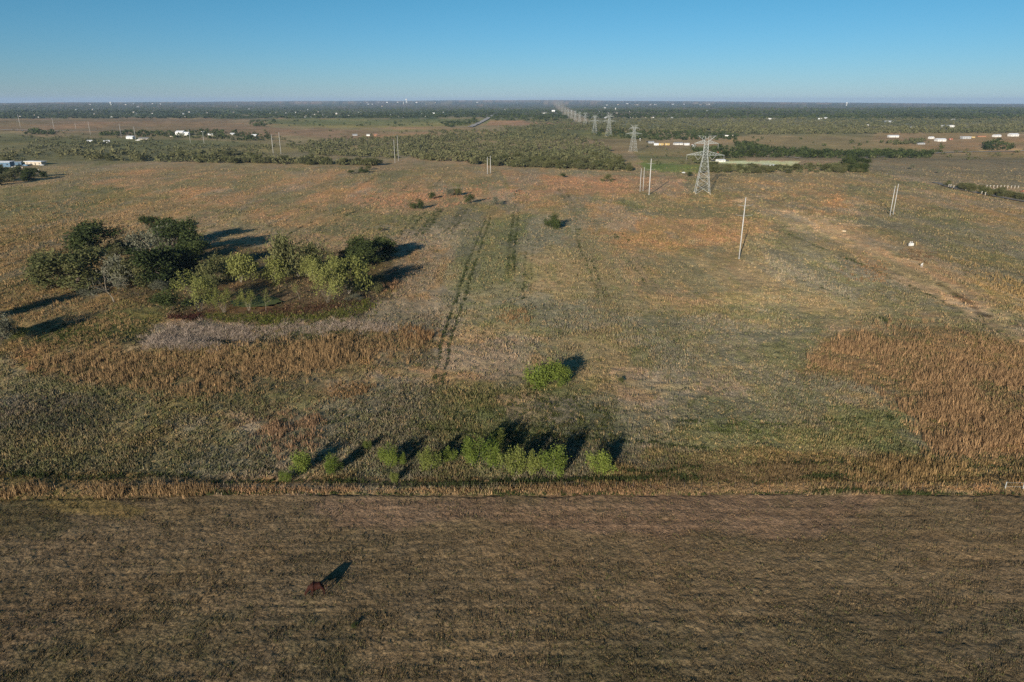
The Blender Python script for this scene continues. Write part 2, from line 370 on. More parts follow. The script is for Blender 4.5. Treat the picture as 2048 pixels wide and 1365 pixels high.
def colour(x, y, z, with_track=True):
    px, py, d = project(x, y, z)
    nn = fbm(x, y, [30, 12, 5, 2.2], 21); nf = fbm(x, y, [500, 200, 80, 30], 31)
    k = smooth(250, 1300, y); N = nn * (1 - k) + nf * k
    st = 1 + 1.8 * smooth(150, 260, y); yst = y / st
    N2 = fbm(x, yst, [45, 18, 7, 2.5, 1.2], 41) * (1 - k) + fbm(x, y * .6, [700, 260, 90, 35], 51) * k
    C = np.zeros(x.shape + (3,)); C[:] = lin((126, 113, 86))
    t = smooth(-.35, .35, N2)[..., None]
    C = C * (1 - t) + lin((140, 116, 92)) * t
    for poly, a, b, s in Z:
        xs = [p[0] for p in poly]; ys = [p[1] for p in poly]; mg = s * 2 + 3
        m = (px > min(xs) - mg) & (px < max(xs) + mg) & (py > min(ys) - mg) & (py < max(ys) + mg)
        if not m.any(): continue
        sd = poly_sd(px[m], py[m], poly)
        k2 = smooth(-s * .9, s * .9, sd + N[m] * s * 3.2)[:, None] * .9
        tt = t[m]; cc = lin(a) * (1 - tt) + lin(b) * tt
        C[m] = C[m] * (1 - k2) + cc * k2
    # smaller broken patches: straw, greener, darker
    p1 = fbm(x, yst, [9, 3.5, 1.5], 61) * (1 - k) + fbm(x, y, [160, 60, 22], 62) * k
    p2 = fbm(x, yst, [16, 6, 2], 63) * (1 - k) + fbm(x, y, [300, 90, 30], 64) * k
    amp = np.where(py > 990, .3, 1.15)[..., None]
    g = smooth(.1, .55, p1)[..., None] * .6 * amp; C = C * (1 - g) + C * np.array([.84, .94, .78]) * g
    g = smooth(.05, .5, p2)[..., None] * .62 * amp; C = C * (1 - g) + C * np.array([1.28, 1.09, .95]) * g
    g = smooth(.1, .55, -p2)[..., None] * .5 * amp; C = C * (1 - g) + C * np.array([.78, .82, .80]) * g
    p3 = fbm(x, yst, [22, 9, 3], 66); g = (smooth(.12, .5, p3) * .4 * (1 - k))[..., None] * amp; C = C * (1 - g) + (C.mean(-1, keepdims=True) * np.array([1.16, 1.03, .84])) * g
    fl = np.where(py > 988, 1.0, 0.0); C = C * (1 + .13 * fl * vn(x / 18 + y * .02, y / .7, 67) + .05 * fl * vn(x / 60, y / 3.1, 68))[..., None]
    C = C * (1 + .16 * (fbm(x, y, [3, 1.2, .6], 71) * (1 - k) + fbm(x, y, [40, 15], 72) * k))[..., None]
    lum = (C @ np.array([.3, .55, .15]))[..., None]; C = (lum + (C - lum) * .90) * np.array([.99, 1.0, .94]) / KALB
    if with_track:
        tr = track(x, y)[..., None]; C = C * (1 - tr * .42); C = C * np.where((py > 990)[..., None], np.array([1.02, .93, .84]), np.array([1.04, 1.0, .87]))  # track lines darkened: darker rut soil together with painted rut and weed shade
    return np.clip(C, .004, .8)

# ------------------------------------------------------------------ ground sheet
py_rows = np.arange(1440, 204.2, -2.0)
v = py_rows - CY
yrow = H * (F * cp - v * sp) / (F * sp + v * cp)
yrow = yrow[(yrow > 0) & (yrow < 24000)]
yrow = np.concatenate([[-400, -150, -60, -10, 20, 35], yrow[yrow > 45], [24400]])
ucol = np.concatenate([[-2600, -1800, -1200, -800, -520, -360, -260], np.arange(-190, 2240, 2.2), [2310, 2420, 2600, 2900, 3400, 4000, 4700]]) - CX
drow = np.maximum(yrow, 45) * cp + H * sp
GX = ucol[None, :] * drow[:, None] / F; GY = np.repeat(yrow[:, None], len(ucol), 1)
GZ = terrain(GX, GY)
rough = (0.05 * vn(GX / .9, GY / .9, 90) + .06 * vn(GX / .42, GY / .42, 91)) * (1 - smooth(150, 500, GY))
rough = rough + .04 * vn(GX / 18 + GY * .02, GY / .7, 67) * (GY < 125)
rough2 = (0.16 * vn(GX / 2.2, GY / 2.2, 92)) * smooth(112, 125, GY) * (1 - smooth(300, 700, GY))
trk = track(GX.ravel(), GY.ravel()).reshape(GX.shape)
GZ2 = GZ + rough + rough2 - 0.15 * trk
nr, nc = GX.shape
idx = np.arange(nr * nc).reshape(nr, nc)
Q = np.stack([idx[:-1, :-1], idx[:-1, 1:], idx[1:, 1:], idx[1:, :-1]], -1).reshape(-1, 4)
gc = colour(GX.ravel(), GY.ravel(), GZ.ravel())
me = mesh_np('ground', np.stack([GX, GY, GZ2], -1).reshape(-1, 3), Q, M['ground'], gc, True)
tag(link(bpy.data.objects.new('ground', me)), kind='structure')
del GX, GY, GZ, GZ2, gc, Q, idx, rough, rough2, trk

# pond water, in the bottom of its hollow
pw = [at1(a, b) for a, b in ((470,606),(490,596),(520,592),(548,598),(552,608),(530,617),(500,620),(476,616))]
zc = max(p[2] for p in pw) - .1
cx = sum(p[0] for p in pw) / 8; cy = sum(p[1] for p in pw) / 8
wv = []; 
for i in range(48):
    a = i / 48 * 8; i0 = int(a) % 8; i1 = (i0 + 1) % 8; f = a - int(a)
    x = pw[i0][0] * (1 - f) + pw[i1][0] * f; y = pw[i0][1] * (1 - f) + pw[i1][1] * f
    k = 1.25 + .08 * math.sin(i * 1.7); wv.append((cx + (x - cx) * k, cy + (y - cy) * k, zc))
me = bpy.data.meshes.new('pond_water'); me.from_pydata(wv, [], [tuple(range(48))]); me.materials.append(M['water'])
tag(link(bpy.data.objects.new('pond_water', me)), kind='structure')

# ------------------------------------------------------------------ grass
def blades(P, hgt, spread, width, n, C, lean=.35, flat=0.0):
    """n triangular blades round each point"""
    N = len(P); P = np.repeat(P, n, 0); hgt = np.repeat(hgt, n); spread = np.repeat(spread, n); width = np.repeat(width, n)
    C = np.repeat(C, n, 0)
    K = len(P); a = RS.rand(K) * 6.283; r = np.sqrt(RS.rand(K)) * spread
    bx = P[:, 0] + r * np.cos(a); by = P[:, 1] + r * np.sin(a); bz = P[:, 2] - .04
    o = RS.rand(K) * 6.283; w = width * (.6 + .8 * RS.rand(K)) * .5
    h = hgt * (.55 + .6 * RS.rand(K)); l = h * lean * RS.rand(K); la = a + RS.randn(K) * .8
    V = np.empty((K, 3, 3), np.float32)
    V[:, 0] = np.stack([bx - w * np.cos(o), by - w * np.sin(o), bz], 1)
    V[:, 1] = np.stack([bx + w * np.cos(o), by + w * np.sin(o), bz], 1)
    V[:, 2] = np.stack([bx + l * np.cos(la), by + l * np.sin(la), bz + h], 1)
    C = C * (1 + .22 * RS.randn(K, 1)).clip(.4, 1.7)
    return V.reshape(-1, 3), np.repeat(C, 3, 0)
def grass_obj(name, parts, label, cat):
    V = np.concatenate([p[0] for p in parts]); C = np.concatenate([p[1] for p in parts])
    Fc = np.arange(len(V)).reshape(-1, 3)
    me = mesh_np(name, V, Fc, M['grass'], np.clip(C, .003, .8))
    return tag(link(bpy.data.objects.new(name, me)), label, cat, kind='stuff')
def sample(poly, n, reject=None):
    xs = [p[0] for p in poly]; ys = [p[1] for p in poly]
    out = []; tot = 0
    while tot < n:
        a = RS.rand(n * 2) * (max(xs) - min(xs)) + min(xs); b = RS.rand(n * 2) * (max(ys) - min(ys)) + min(ys)
        m = inside(a, b, poly); out.append(np.stack([a[m], b[m]], 1)); tot += m.sum()
    return np.concatenate(out)[:n]
STRAW = lin((170, 140, 95)); GREEN = lin((92, 98, 52)); DGREEN = lin((58, 64, 36))
TUFT = 0.66
BARE = [[(1480,400),(1640,436),(1760,480),(1870,548),(2060,650),(2200,760),(2030,690),(1860,590),(1700,500),(1540,432)],
        [(1380,520),(1480,505),(1560,540),(1500,600),(1400,580)], [(1220,735),(1440,750),(1500,800),(1260,790)], [(1000,800),(1150,795),(1140,840),(1030,835)]]
def bare_keep(px_, py_):
    k = np.ones(len(px_), bool)
    for p_ in BARE: k &= ~(inside(px_, py_, p_) & (RS.rand(len(px_)) < .72))
    return k
def tuft_cols(x, y, z, fs=.18, fg=.18, mixs=.5):
    c = colour(x, y, z, False) * KALB; r = RS.rand(len(x)); tr = track(x, y)
    c[r < fs] = c[r < fs] * (1 - mixs) + STRAW * mixs
    m = (r > 1 - fg); c[m] = c[m] * .5 + GREEN * .5
    m = tr > .25; c[m] = DGREEN
    return c / KALB * TUFT
def pond_mask(x, y):
    return ((x - cx) / 7.5) ** 2 + ((y - cy) / 6.5) ** 2 > 1

# 1 short pasture in front
pts = sample([(-240,1000),(2290,1000),(2290,1440),(-240,1440)], 82000)
x, y, z = at(pts[:, 0], pts[:, 1]); c = tuft_cols(x, y, z, .12, .12, .28)
cl = fbm(x / 1.8, y, [1.6, .8], 81); k_ = RS.rand(len(x)) < .35 + .65 * smooth(-.4, .4, cl); x, y, z, c, cl = x[k_], y[k_], z[k_], c[k_], cl[k_]
h = .12 + .16 * RS.rand(len(x)) ** 2; h *= 1 + .5 * smooth(0, .5, cl)
grass_obj('pasture_grass', [blades(np.stack([x, y, z], 1), h, .09 + .09 * RS.rand(len(x)), np.full(len(x), .06), 8, c)], 'short brown grazed grass tufts on the pasture in front', 'grass')
# 2 rough meadow
pts = sample([(-240,335),(2290,335),(2290,990),(-240,990)], 265000)
x, y, z = at(pts[:, 0], pts[:, 1]); m = pond_mask(x, y) & (y < 760) & bare_keep(pts[:, 0], pts[:, 1]); x, y, z = x[m], y[m], z[m]
c = tuft_cols(x, y, z, .16, .24)
cl = fbm(x, y / 1.5, [14, 5, 2], 82); k_ = RS.rand(len(x)) < .30 + .7 * smooth(-.35, .3, cl); x, y, z, c, cl = x[k_], y[k_], z[k_], c[k_], cl[k_]
sz = (1 + y / 260.)
h = (.22 + .35 * RS.rand(len(x)) ** 2) * (1 + .6 * smooth(-.1, .5, cl)) * (1 + y / 900.)
grass_obj('meadow_grass', [blades(np.stack([x, y, z], 1), h, .22 * sz, .10 * sz, 5, c)], 'rough mixed green and tan grass of the wide meadow', 'grass')
# 3 tall straw grass patches
TALL = [
 ([(1640,700),(1720,655),(1860,650),(2130,700),(2130,940),(1860,900),(1800,835),(1700,760),(1620,745)], 11000, 1.3, (168,130,86), (130,98,66)),
 ([(40,712),(420,700),(560,672),(860,668),(878,690),(840,720),(700,730),(560,770),(420,790),(300,800),(240,770),(60,745)], 8000, 1.25, (160,124,80), (120,96,62)),
 ([(505,870),(560,832),(630,835),(640,885),(575,915),(505,900)], 1500, 1.1, (156,120,86), (126,96,70)),
 ([(-80,975),(430,972),(430,990),(-80,996)], 2200, 1.0, (158,122,80), (130,104,66)),
 ([(430,974),(1250,978),(1250,989),(430,988)], 2200, .6, (166,124,84), (134,104,70)),
 ([(1250,976),(2130,972),(2130,984),(1250,986)], 1700, .5, (150,118,80), (128,104,70)),
 ([(1700,925),(2130,935),(2130,975),(1700,962)], 2600, 1.3, (156,122,74), (120,96,58)),
 ([(1250,935),(1700,930),(1700,968),(1250,965)], 1600, .8, (120,96,64), (96,78,52)),
 ([(760,575),(795,560),(800,585),(770,592)], 160, 1.4, (170,124,84), (140,104,70)),
 ([(1000,640),(1020,610),(1070,620),(1060,648)], 260, 1.0, (152,118,76), (130,100,64)),
 ([(800,655),(880,660),(880,690),(800,700)], 500, 1.1, (150,108,66), (120,90,56)),
 ([(-80,560),(200,600),(300,640),(230,690),(-80,720)], 3000, 1.0, (158,124,78), (124,98,62)),
 ([(-80,430),(200,390),(420,370),(560,350),(600,370),(420,410),(300,450),(250,520),(-80,620)], 5200, 1.0, (168,132,86), (130,104,68)),
 ([(650,775),(690,760),(760,775),(730,800),(660,800)], 300, .9, (150,112,70), (124,96,60)),
 ([(1880,515),(2060,560),(2130,640),(2000,600)], 900, 1.1, (168,134,78), (140,112,68)),
 ([(1800,500),(1860,505),(1870,540),(1810,530)], 260, 1.0, (120,92,66), (104,82,56)),
 ([(1680,520),(1790,525),(1760,575),(1680,560)], 400, .8, (156,116,74), (130,100,66)),
 ([(560,480),(700,440),(900,470),(900,560),(780,620),(640,500)], 2600, .6, (160,126,92), (128,104,76)),
 ([(1100,400),(1500,400),(1640,440),(1500,500),(1250,520),(1080,470)], 2400, .6, (166,130,88), (134,110,78)),
 ([(690,388),(870,378),(1010,370),(1100,386),(930,404),(760,420)], 1800, .9, (172,118,84), (150,108,78)),
 ([(560,800),(640,830),(620,860),(540,850)], 300, .8, (150,112,74), (124,96,62)),
]
parts = []
def ragged(poly, n, e):
    pts = sample(poly, n); pts = pts + RS.randn(n, 2) * np.array([e * 1.2, e * .7]); pts[:, 1] = np.maximum(pts[:, 1], 340)
    x, y, z = at(pts[:, 0], pts[:, 1]); sd = poly_sd(pts[:, 0], pts[:, 1], poly)
    k = sd + e * 2.6 * fbm(x, y, [28, 10, 4], 85) + e * .6 * RS.randn(n) > -e * .2
    return x[k], y[k], z[k]
for poly, n, hh, a, b in TALL:
    big = min(max(p[1] for p in poly) - min(p[1] for p in poly), 60)
    x, y, z = ragged(poly, n, big * .22)
    cl = fbm(x, y / (1 + 2 * smooth(170, 260, y)), [14, 5, 1.8], 83); k = smooth(-.3, .2, cl + .22 * RS.randn(len(x)))
    m = RS.rand(len(x)) < .08 + .92 * k; x, y, z, k = x[m], y[m], z[m], k[m]
    t = RS.rand(len(x), 1); c = (lin(a) * t + lin(b) * (1 - t)); lm = c.mean(1, keepdims=True); c = (lm + (c - lm) * .82) * np.array([1.0, 1.01, .94]) / KALB * .62
    h = .88 * hh * (.45 + .55 * k) * np.clip(np.exp(.38 * RS.randn(len(x))), .35, 1.6) * (1 + .3 * fbm(x, y, [9, 4], 87)); s = 1 + y / 350.
    parts.append(blades(np.stack([x, y, z], 1), h, .28 * s, .085 * s, 8, c, .3))
grass_obj('tall_dry_grass', parts, 'tall orange brown dry grass standing in patches', 'dry grass')
# 4 dark green weeds along wheel tracks, banks and hollows
parts = []
for pts_, w, s in TRW:
    for (x0, y0), (x1, y1) in zip(pts_[:-1], pts_[1:]):
        L = math.hypot(x1 - x0, y1 - y0); n = int(L * .6 / (1 + y0 / 300.)) + 2
        t = RS.rand(n); x = x0 + (x1 - x0) * t + RS.randn(n) * w * .5; y = y0 + (y1 - y0) * t + RS.randn(n) * w * .5
        keep = RS.rand(n) < s; x, y = x[keep], y[keep]
        if len(x) == 0: continue
        z = terrain(x, y); c = np.tile(lin((74, 78, 42)), (len(x), 1)) / KALB * .5 * (.6 + .8 * RS.rand(len(x), 1))
        parts.append(blades(np.stack([x, y, z], 1), (.2 + .25 * RS.rand(len(x))), np.full(len(x), .25), np.full(len(x), .14), 7, c, .6))
pts = np.concatenate([sample([(-80,560),(2130,560),(2130,955),(-80,955)], 9000), sample([(-80,700),(560,760),(900,780),(900,955),(-80,955)], 7000), sample([(-80,400),(2130,360),(2130,560),(-80,560)], 6000)])
x, y, z = at(pts[:, 0], pts[:, 1]); cl = fbm(x, y / 2, [24, 9, 3], 84); m = (cl + .35 * RS.randn(len(x)) > .0) & pond_mask(x, y); x, y, z = x[m], y[m], z[m]
c = tuft_cols(x, y, z, .05, .5) * .85; s = (1 + y / 300.)
parts.append(blades(np.stack([x, y, z], 1), (.35 + .35 * RS.rand(len(x))) * (1 + y / 1200.), .4 * s, .15 * s, 10, c, .8))
WEED = [([(390,628),(470,632),(640,634),(700,612),(760,600),(740,625),(640,645),(520,650),(450,645)], 900, .8, (108,110,50), (76,82,38)),
        ([(330,630),(420,622),(400,640),(340,645)], 350, .7, (88,54,46), (74,52,42)),
        ([(520,622),(680,600),(740,600),(690,618),(560,632)], 600, .6, (90,64,48), (80,62,46)),
        ([(860,780),(1080,780),(1230,820),(1240,890),(860,880)], 1500, .45, (90,92,52), (68,70,42)),
        ([(100,640),(240,650),(180,700),(60,690)], 700, .6, (88,98,50), (70,76,40)),
        ([(560,660),(680,650),(720,680),(600,690)], 500, .7, (76,84,44), (58,64,36)),
        ([(1350,838),(1600,838),(1700,830),(1650,868),(1450,870)], 500, .35, (104,112,62), (84,88,54)),
        ([(-80,880),(560,900),(560,955),(-80,960)], 900, .45, (104,100,74), (84,82,60)),
        ([(0,780),(260,800),(240,870),(0,880)], 900, .5, (112,110,96), (84,82,66))]
for poly, n, hh, a, b in WEED:
    big = min(max(p[1] for p in poly) - min(p[1] for p in poly), 50); x, y, z = ragged(poly, n, big * .2); t = RS.rand(len(x), 1)
    c = (lin(a) * t + lin(b) * (1 - t)) / KALB * .5
    parts.append(blades(np.stack([x, y, z], 1), hh * (.5 + .7 * RS.rand(len(x))), np.full(len(x), .35), np.full(len(x), .17), 9, c, .9))
grass_obj('green_weeds', parts, 'low dark green weeds along tracks, pond bank and hollows', 'weeds')
# 5 grey dead brush heaped on the near bank of the pond
pts = np.concatenate([sample([(288,692),(325,655),(430,645),(515,660),(500,685),(400,700)], 1500), sample([(520,662),(640,645),(780,652),(800,668),(650,668),(560,676)], 900)])
pts = pts + RS.randn(len(pts), 2) * np.array([12, 5]); x, y, z = at(pts[:, 0], pts[:, 1]); kk = fbm(x, y, [9, 4, 1.5], 86) > -.25; x, y, z = x[kk], y[kk], z[kk]; t = RS.rand(len(x), 1)
c = (lin((178, 160, 142)) * t + lin((128, 112, 96)) * (1 - t)) / KALB * .62
grass_obj('dead_brush', [blades(np.stack([x, y, z], 1), .5 + .9 * RS.rand(len(x)), np.full(len(x), .6), np.full(len(x), .07), 14, c, 1.6)], 'grey leafless dead brush heaped on the near bank of the pond', 'dead brush')

# ------------------------------------------------------------------ trees
def leaf_quads(P, size, rng, upright=0.0):
    K = len(P); a = rng.randn(K, 3); a[:, 2] *= (1 - upright * .5); a /= np.linalg.norm(a, axis=1)[:, None]
    b = rng.randn(K, 3); b -= (b * a).sum(1)[:, None] * a; b /= np.linalg.norm(b, axis=1)[:, None]
    s = size * (.6 + .8 * rng.rand(K, 1))
    V = np.stack([P - a * s, P + b * s * .45, P + a * s, P - b * s * .45], 1).reshape(-1, 3)
    return V, np.arange(4 * K).reshape(-1, 4)
_tpl = {}
def tree_template(kind, var):
    """unit tree: height 1, width about 1; returns (trunk MB verts, faces), (crown V, F, col)"""
    if (kind, var) in _tpl: return _tpl[(kind, var)]
    rng = np.random.RandomState(hash((len(kind) * 7 + ord(kind[0]) * 13 + var * 101)) % 99999)
    tb = MB(); tips = []
    def limb(p, d, L, w, depth, up=.0, nsub=3, curve=.25):
        p = np.array(p, float); d = np.array(d, float); d /= np.linalg.norm(d); seg = 3
        for s in range(seg):
            nd = d + rng.randn(3) * curve * .5 + np.array([0, 0, up]) * .2; nd /= np.linalg.norm(nd)
            q = p + nd * L / seg; tb.bar(p, q, w * (1 - s / seg * .5), w * (1 - (s + 1) / seg * .5), 5 if depth > 1 else 3)
            p = q; d = nd
            if depth <= 1: tips.append(p.copy())
        if depth > 0:
            for i in range(nsub):
                e = d + rng.randn(3) * .65; limb(p, e, L * (.55 + .3 * rng.rand()), w * .45, depth - 1, up, nsub, curve)
        else: tips.append(p.copy())
    if kind == 'fan':
        for i in range(8):
            a = i * .785 + rng.rand() * .5; t = .12 + .40 * rng.rand()
            limb((rng.randn() * .03, rng.randn() * .03, -.02), (math.cos(a) * t, math.sin(a) * t, 1), .42 + .12 * rng.rand(), .013, 1, .3, 3, .15)
        T = np.array(tips); cen = T[rng.randint(0, len(T), 70)] + rng.randn(70, 3) * np.array([.06, .06, .07]); cen = cen[cen[:, 2] > .14]
        n = 52; sg = np.array([.045, .045, .085]); ls = .030; up = -.8
    elif kind == 'willow':
        for i in range(9):
            a = i * .7 + rng.rand() * .6; t = .15 + .45 * rng.rand()
            limb((rng.randn() * .03, rng.randn() * .03, -.02), (math.cos(a) * t, math.sin(a) * t, 1), .62 + .15 * rng.rand(), .014, 1, .1, 2, .12)
        T = np.array(tips); T = T[T[:, 2] > .42]; cen = T[rng.randint(0, len(T), 60)] + rng.randn(60, 3) * np.array([.06, .06, .05])
        n = 52; sg = np.array([.05, .05, .08]); ls = .028; up = -.8
    elif kind == 'oak':
        limb((0, 0, -.03), (rng.randn() * .1, rng.randn() * .1, 1), .3, .07, 2, .1, 4, .25)
        lb = np.array([(math.cos(a_) * r_, math.sin(a_) * r_, z_) for a_, r_, z_ in zip(rng.rand(13) * 6.28, .08 + .30 * rng.rand(13), .14 + .62 * rng.rand(13) ** .8)])
        u = rng.randn(120, 3); u /= np.linalg.norm(u, axis=1)[:, None]; cen = lb[rng.randint(0, 13, 120)] + u * (.06 + .12 * rng.rand(120, 1)); cen[:, 2] = np.maximum(cen[:, 2], .07)
        n = 46; sg = np.array([.045, .045, .04]); ls = .028; up = 0
    elif kind == 'bush':
        limb((0, 0, -.03), (0, 0, 1), .25, .04, 1, .1, 5, .4)
        lb = np.array([(math.cos(a_) * r_, math.sin(a_) * r_, z_) for a_, r_, z_ in zip(rng.rand(7) * 6.28, .08 + .26 * rng.rand(7), .2 + .45 * rng.rand(7))])
        u = rng.randn(60, 3); u /= np.linalg.norm(u, axis=1)[:, None]; cen = lb[rng.randint(0, 7, 60)] + u * (.08 + .14 * rng.rand(60, 1)); cen[:, 2] = np.maximum(cen[:, 2], .05)
        n = 36; sg = np.array([.05, .05, .05]); ls = .03; up = -.3
    elif kind == 'mesq':
        for i in range(3):
            a = i * 2.1 + rng.rand(); limb((0, 0, -.02), (math.cos(a) * .5, math.sin(a) * .5, 1), .36, .026, 2, .1, 3, .3)
        T = np.array(tips); T = T[T[:, 2] > .22]; cen = T[rng.randint(0, len(T), 80)] + rng.randn(80, 3) * np.array([.09, .09, .06])
        n = 42; sg = np.array([.07, .07, .05]); ls = .030; up = 0
    elif kind == 'sparse':
        limb((0, 0, -.02), (rng.randn() * .15, 0, 1), .45, .035, 2, .25, 4, .3)
        T = np.array(tips); cen = T[rng.randint(0, len(T), 26)]; n = 18; sg = np.array([.05, .05, .05]); ls = .024; up = 0
    else:  # bare
        limb((0, 0, -.02), (.25, -.1, 1), .42, .04, 3, .15, 4, .35)
        T = np.array(tips); cen = T[rng.randint(0, len(T), 16)]; n = 10; sg = np.array([.04, .04, .04]); ls = .022; up = 0
    C = len(cen); P = np.repeat(cen, n, 0) + rng.randn(C * n, 3) * sg * (1 + .5 * rng.rand(C * n, 1)); P[:, 2] = np.maximum(P[:, 2], .02)
    V, Fq = leaf_quads(P, ls, rng, up)
    if kind in ('fan', 'willow'):
        pass
    shade = np.repeat(rng.rand(C), n); shade = np.clip(shade * .7 + .3 * rng.rand(C * n), 0, 1); shade = np.repeat(shade, 4)
    W = np.array(tb.v)
    mx = max(np.percentile(np.abs(V[:, :2]), 97) * 2, .1); hz = np.percentile(V[:, 2], 99.5)
    s = np.array([1 / mx, 1 / mx, 1 / hz]); V = V * s; W = W * s
    _tpl[(kind, var)] = (W, tb.f, V, Fq, np.stack([shade] * 3, 1)); return _tpl[(kind, var)]
_tm = {}
def tree_meshes(kind, var, leaf, bark):
    k = (kind, var, leaf, bark)
    if k not in _tm:
        W, f, V, Fq, c = tree_template(kind, var)
        tm = bpy.data.meshes.new('trunk'); tm.from_pydata([tuple(p) for p in W], [], f); tm.materials.append(M[bark])
        _tm[k] = (tm, mesh_np('crown', V, Fq, M[leaf], c))
    return _tm[k]
G2 = G3 = '-'
def plant(name, kind, leaf, px, py, w, h, label, cat, group=None, bark='bark', var=None, pos=None, size=None):
    p = pos if pos is not None else at1(px, py)
    if size is None: hh = h_for(p, h); ww = w_for(p, w)
    else: ww, hh = size
    if group == G2: hh *= 1.08; ww *= 1.25
    elif group == G3: hh *= 1.08; ww *= 1.2
    tm, cm = tree_meshes(kind, rnd.randrange(3) if var is None else var, leaf, bark)
    o = empty(name, p, rnd.uniform(0, 6.28), (ww, ww, hh))
    tag(o, label, cat, group)
    link(bpy.data.objects.new('trunk', tm), o); link(bpy.data.objects.new('crown', cm), o)
    return o
G1 = 'light green shrubs growing along the pasture boundary'
for a in [
 (606,946,46,40,'larger of the close pair of feathery shrubs left in the boundary row'),
 (666,948,36,38,'light green feathery shrub beside the larger one at the left end of the boundary row'),
 (570,963,26,20,'low green shrub at the far left of the boundary row, hard by the dry verge'),
 (733,901,17,20,'very small sapling above the left part of the boundary row'),
 (780,934,40,42,'pale feathery shrub standing just behind two little saplings in the row'),
 (806,932,15,26,'thin sapling touching the right of a pale feathery shrub'),
 (788,966,20,22,'small deep green sapling on the verge below a pale feathery shrub'),
 (858,943,40,44,'single feathery shrub between the left pair and the dense middle clump'),
 (898,926,26,30,'small dim green shrub just left of the dense middle clump'),
 (942,932,46,60,'tallest light green shrub, first on the left of the dense middle clump'),
 (987,937,44,58,'tall light green shrub, second from the left of the dense middle clump'),
 (1000,890,28,32,'olive shrub standing behind the dense clump, in its long shadow'),
 (1030,950,52,56,'broad shrub with bare yellow stems showing, middle of the dense clump'),
 (1068,951,34,46,'narrow bright shrub between two broad ones in the dense clump'),
 (1112,952,56,58,'broad shrub at the right end of the dense middle clump'),
 (1202,948,48,46,'bright green round shrub alone at the right end of the boundary row')]:
    plant('feathery_shrub', 'fan', ('bright', 'bright', 'moss')[rnd.randrange(3)], a[0], a[1], a[2], a[3], a[4], 'shrub', G1, 'palebark')
for a in [(1072,773,54,46,'left and largest bush of the bright green clump alone in mid meadow'),
          (1100,768,48,48,'middle bush of the bright green clump alone in mid meadow'),
          (1122,771,38,38,'right bush of the bright green clump alone in mid meadow')]:
    plant('green_bush', 'bush', 'bright', a[0], a[1], a[2], a[3], a[4], 'shrub', 'bright bushes clumped in mid meadow')
G2 = 'trees of the dark grove left of the pond'; G3 = 'trees round the pond'
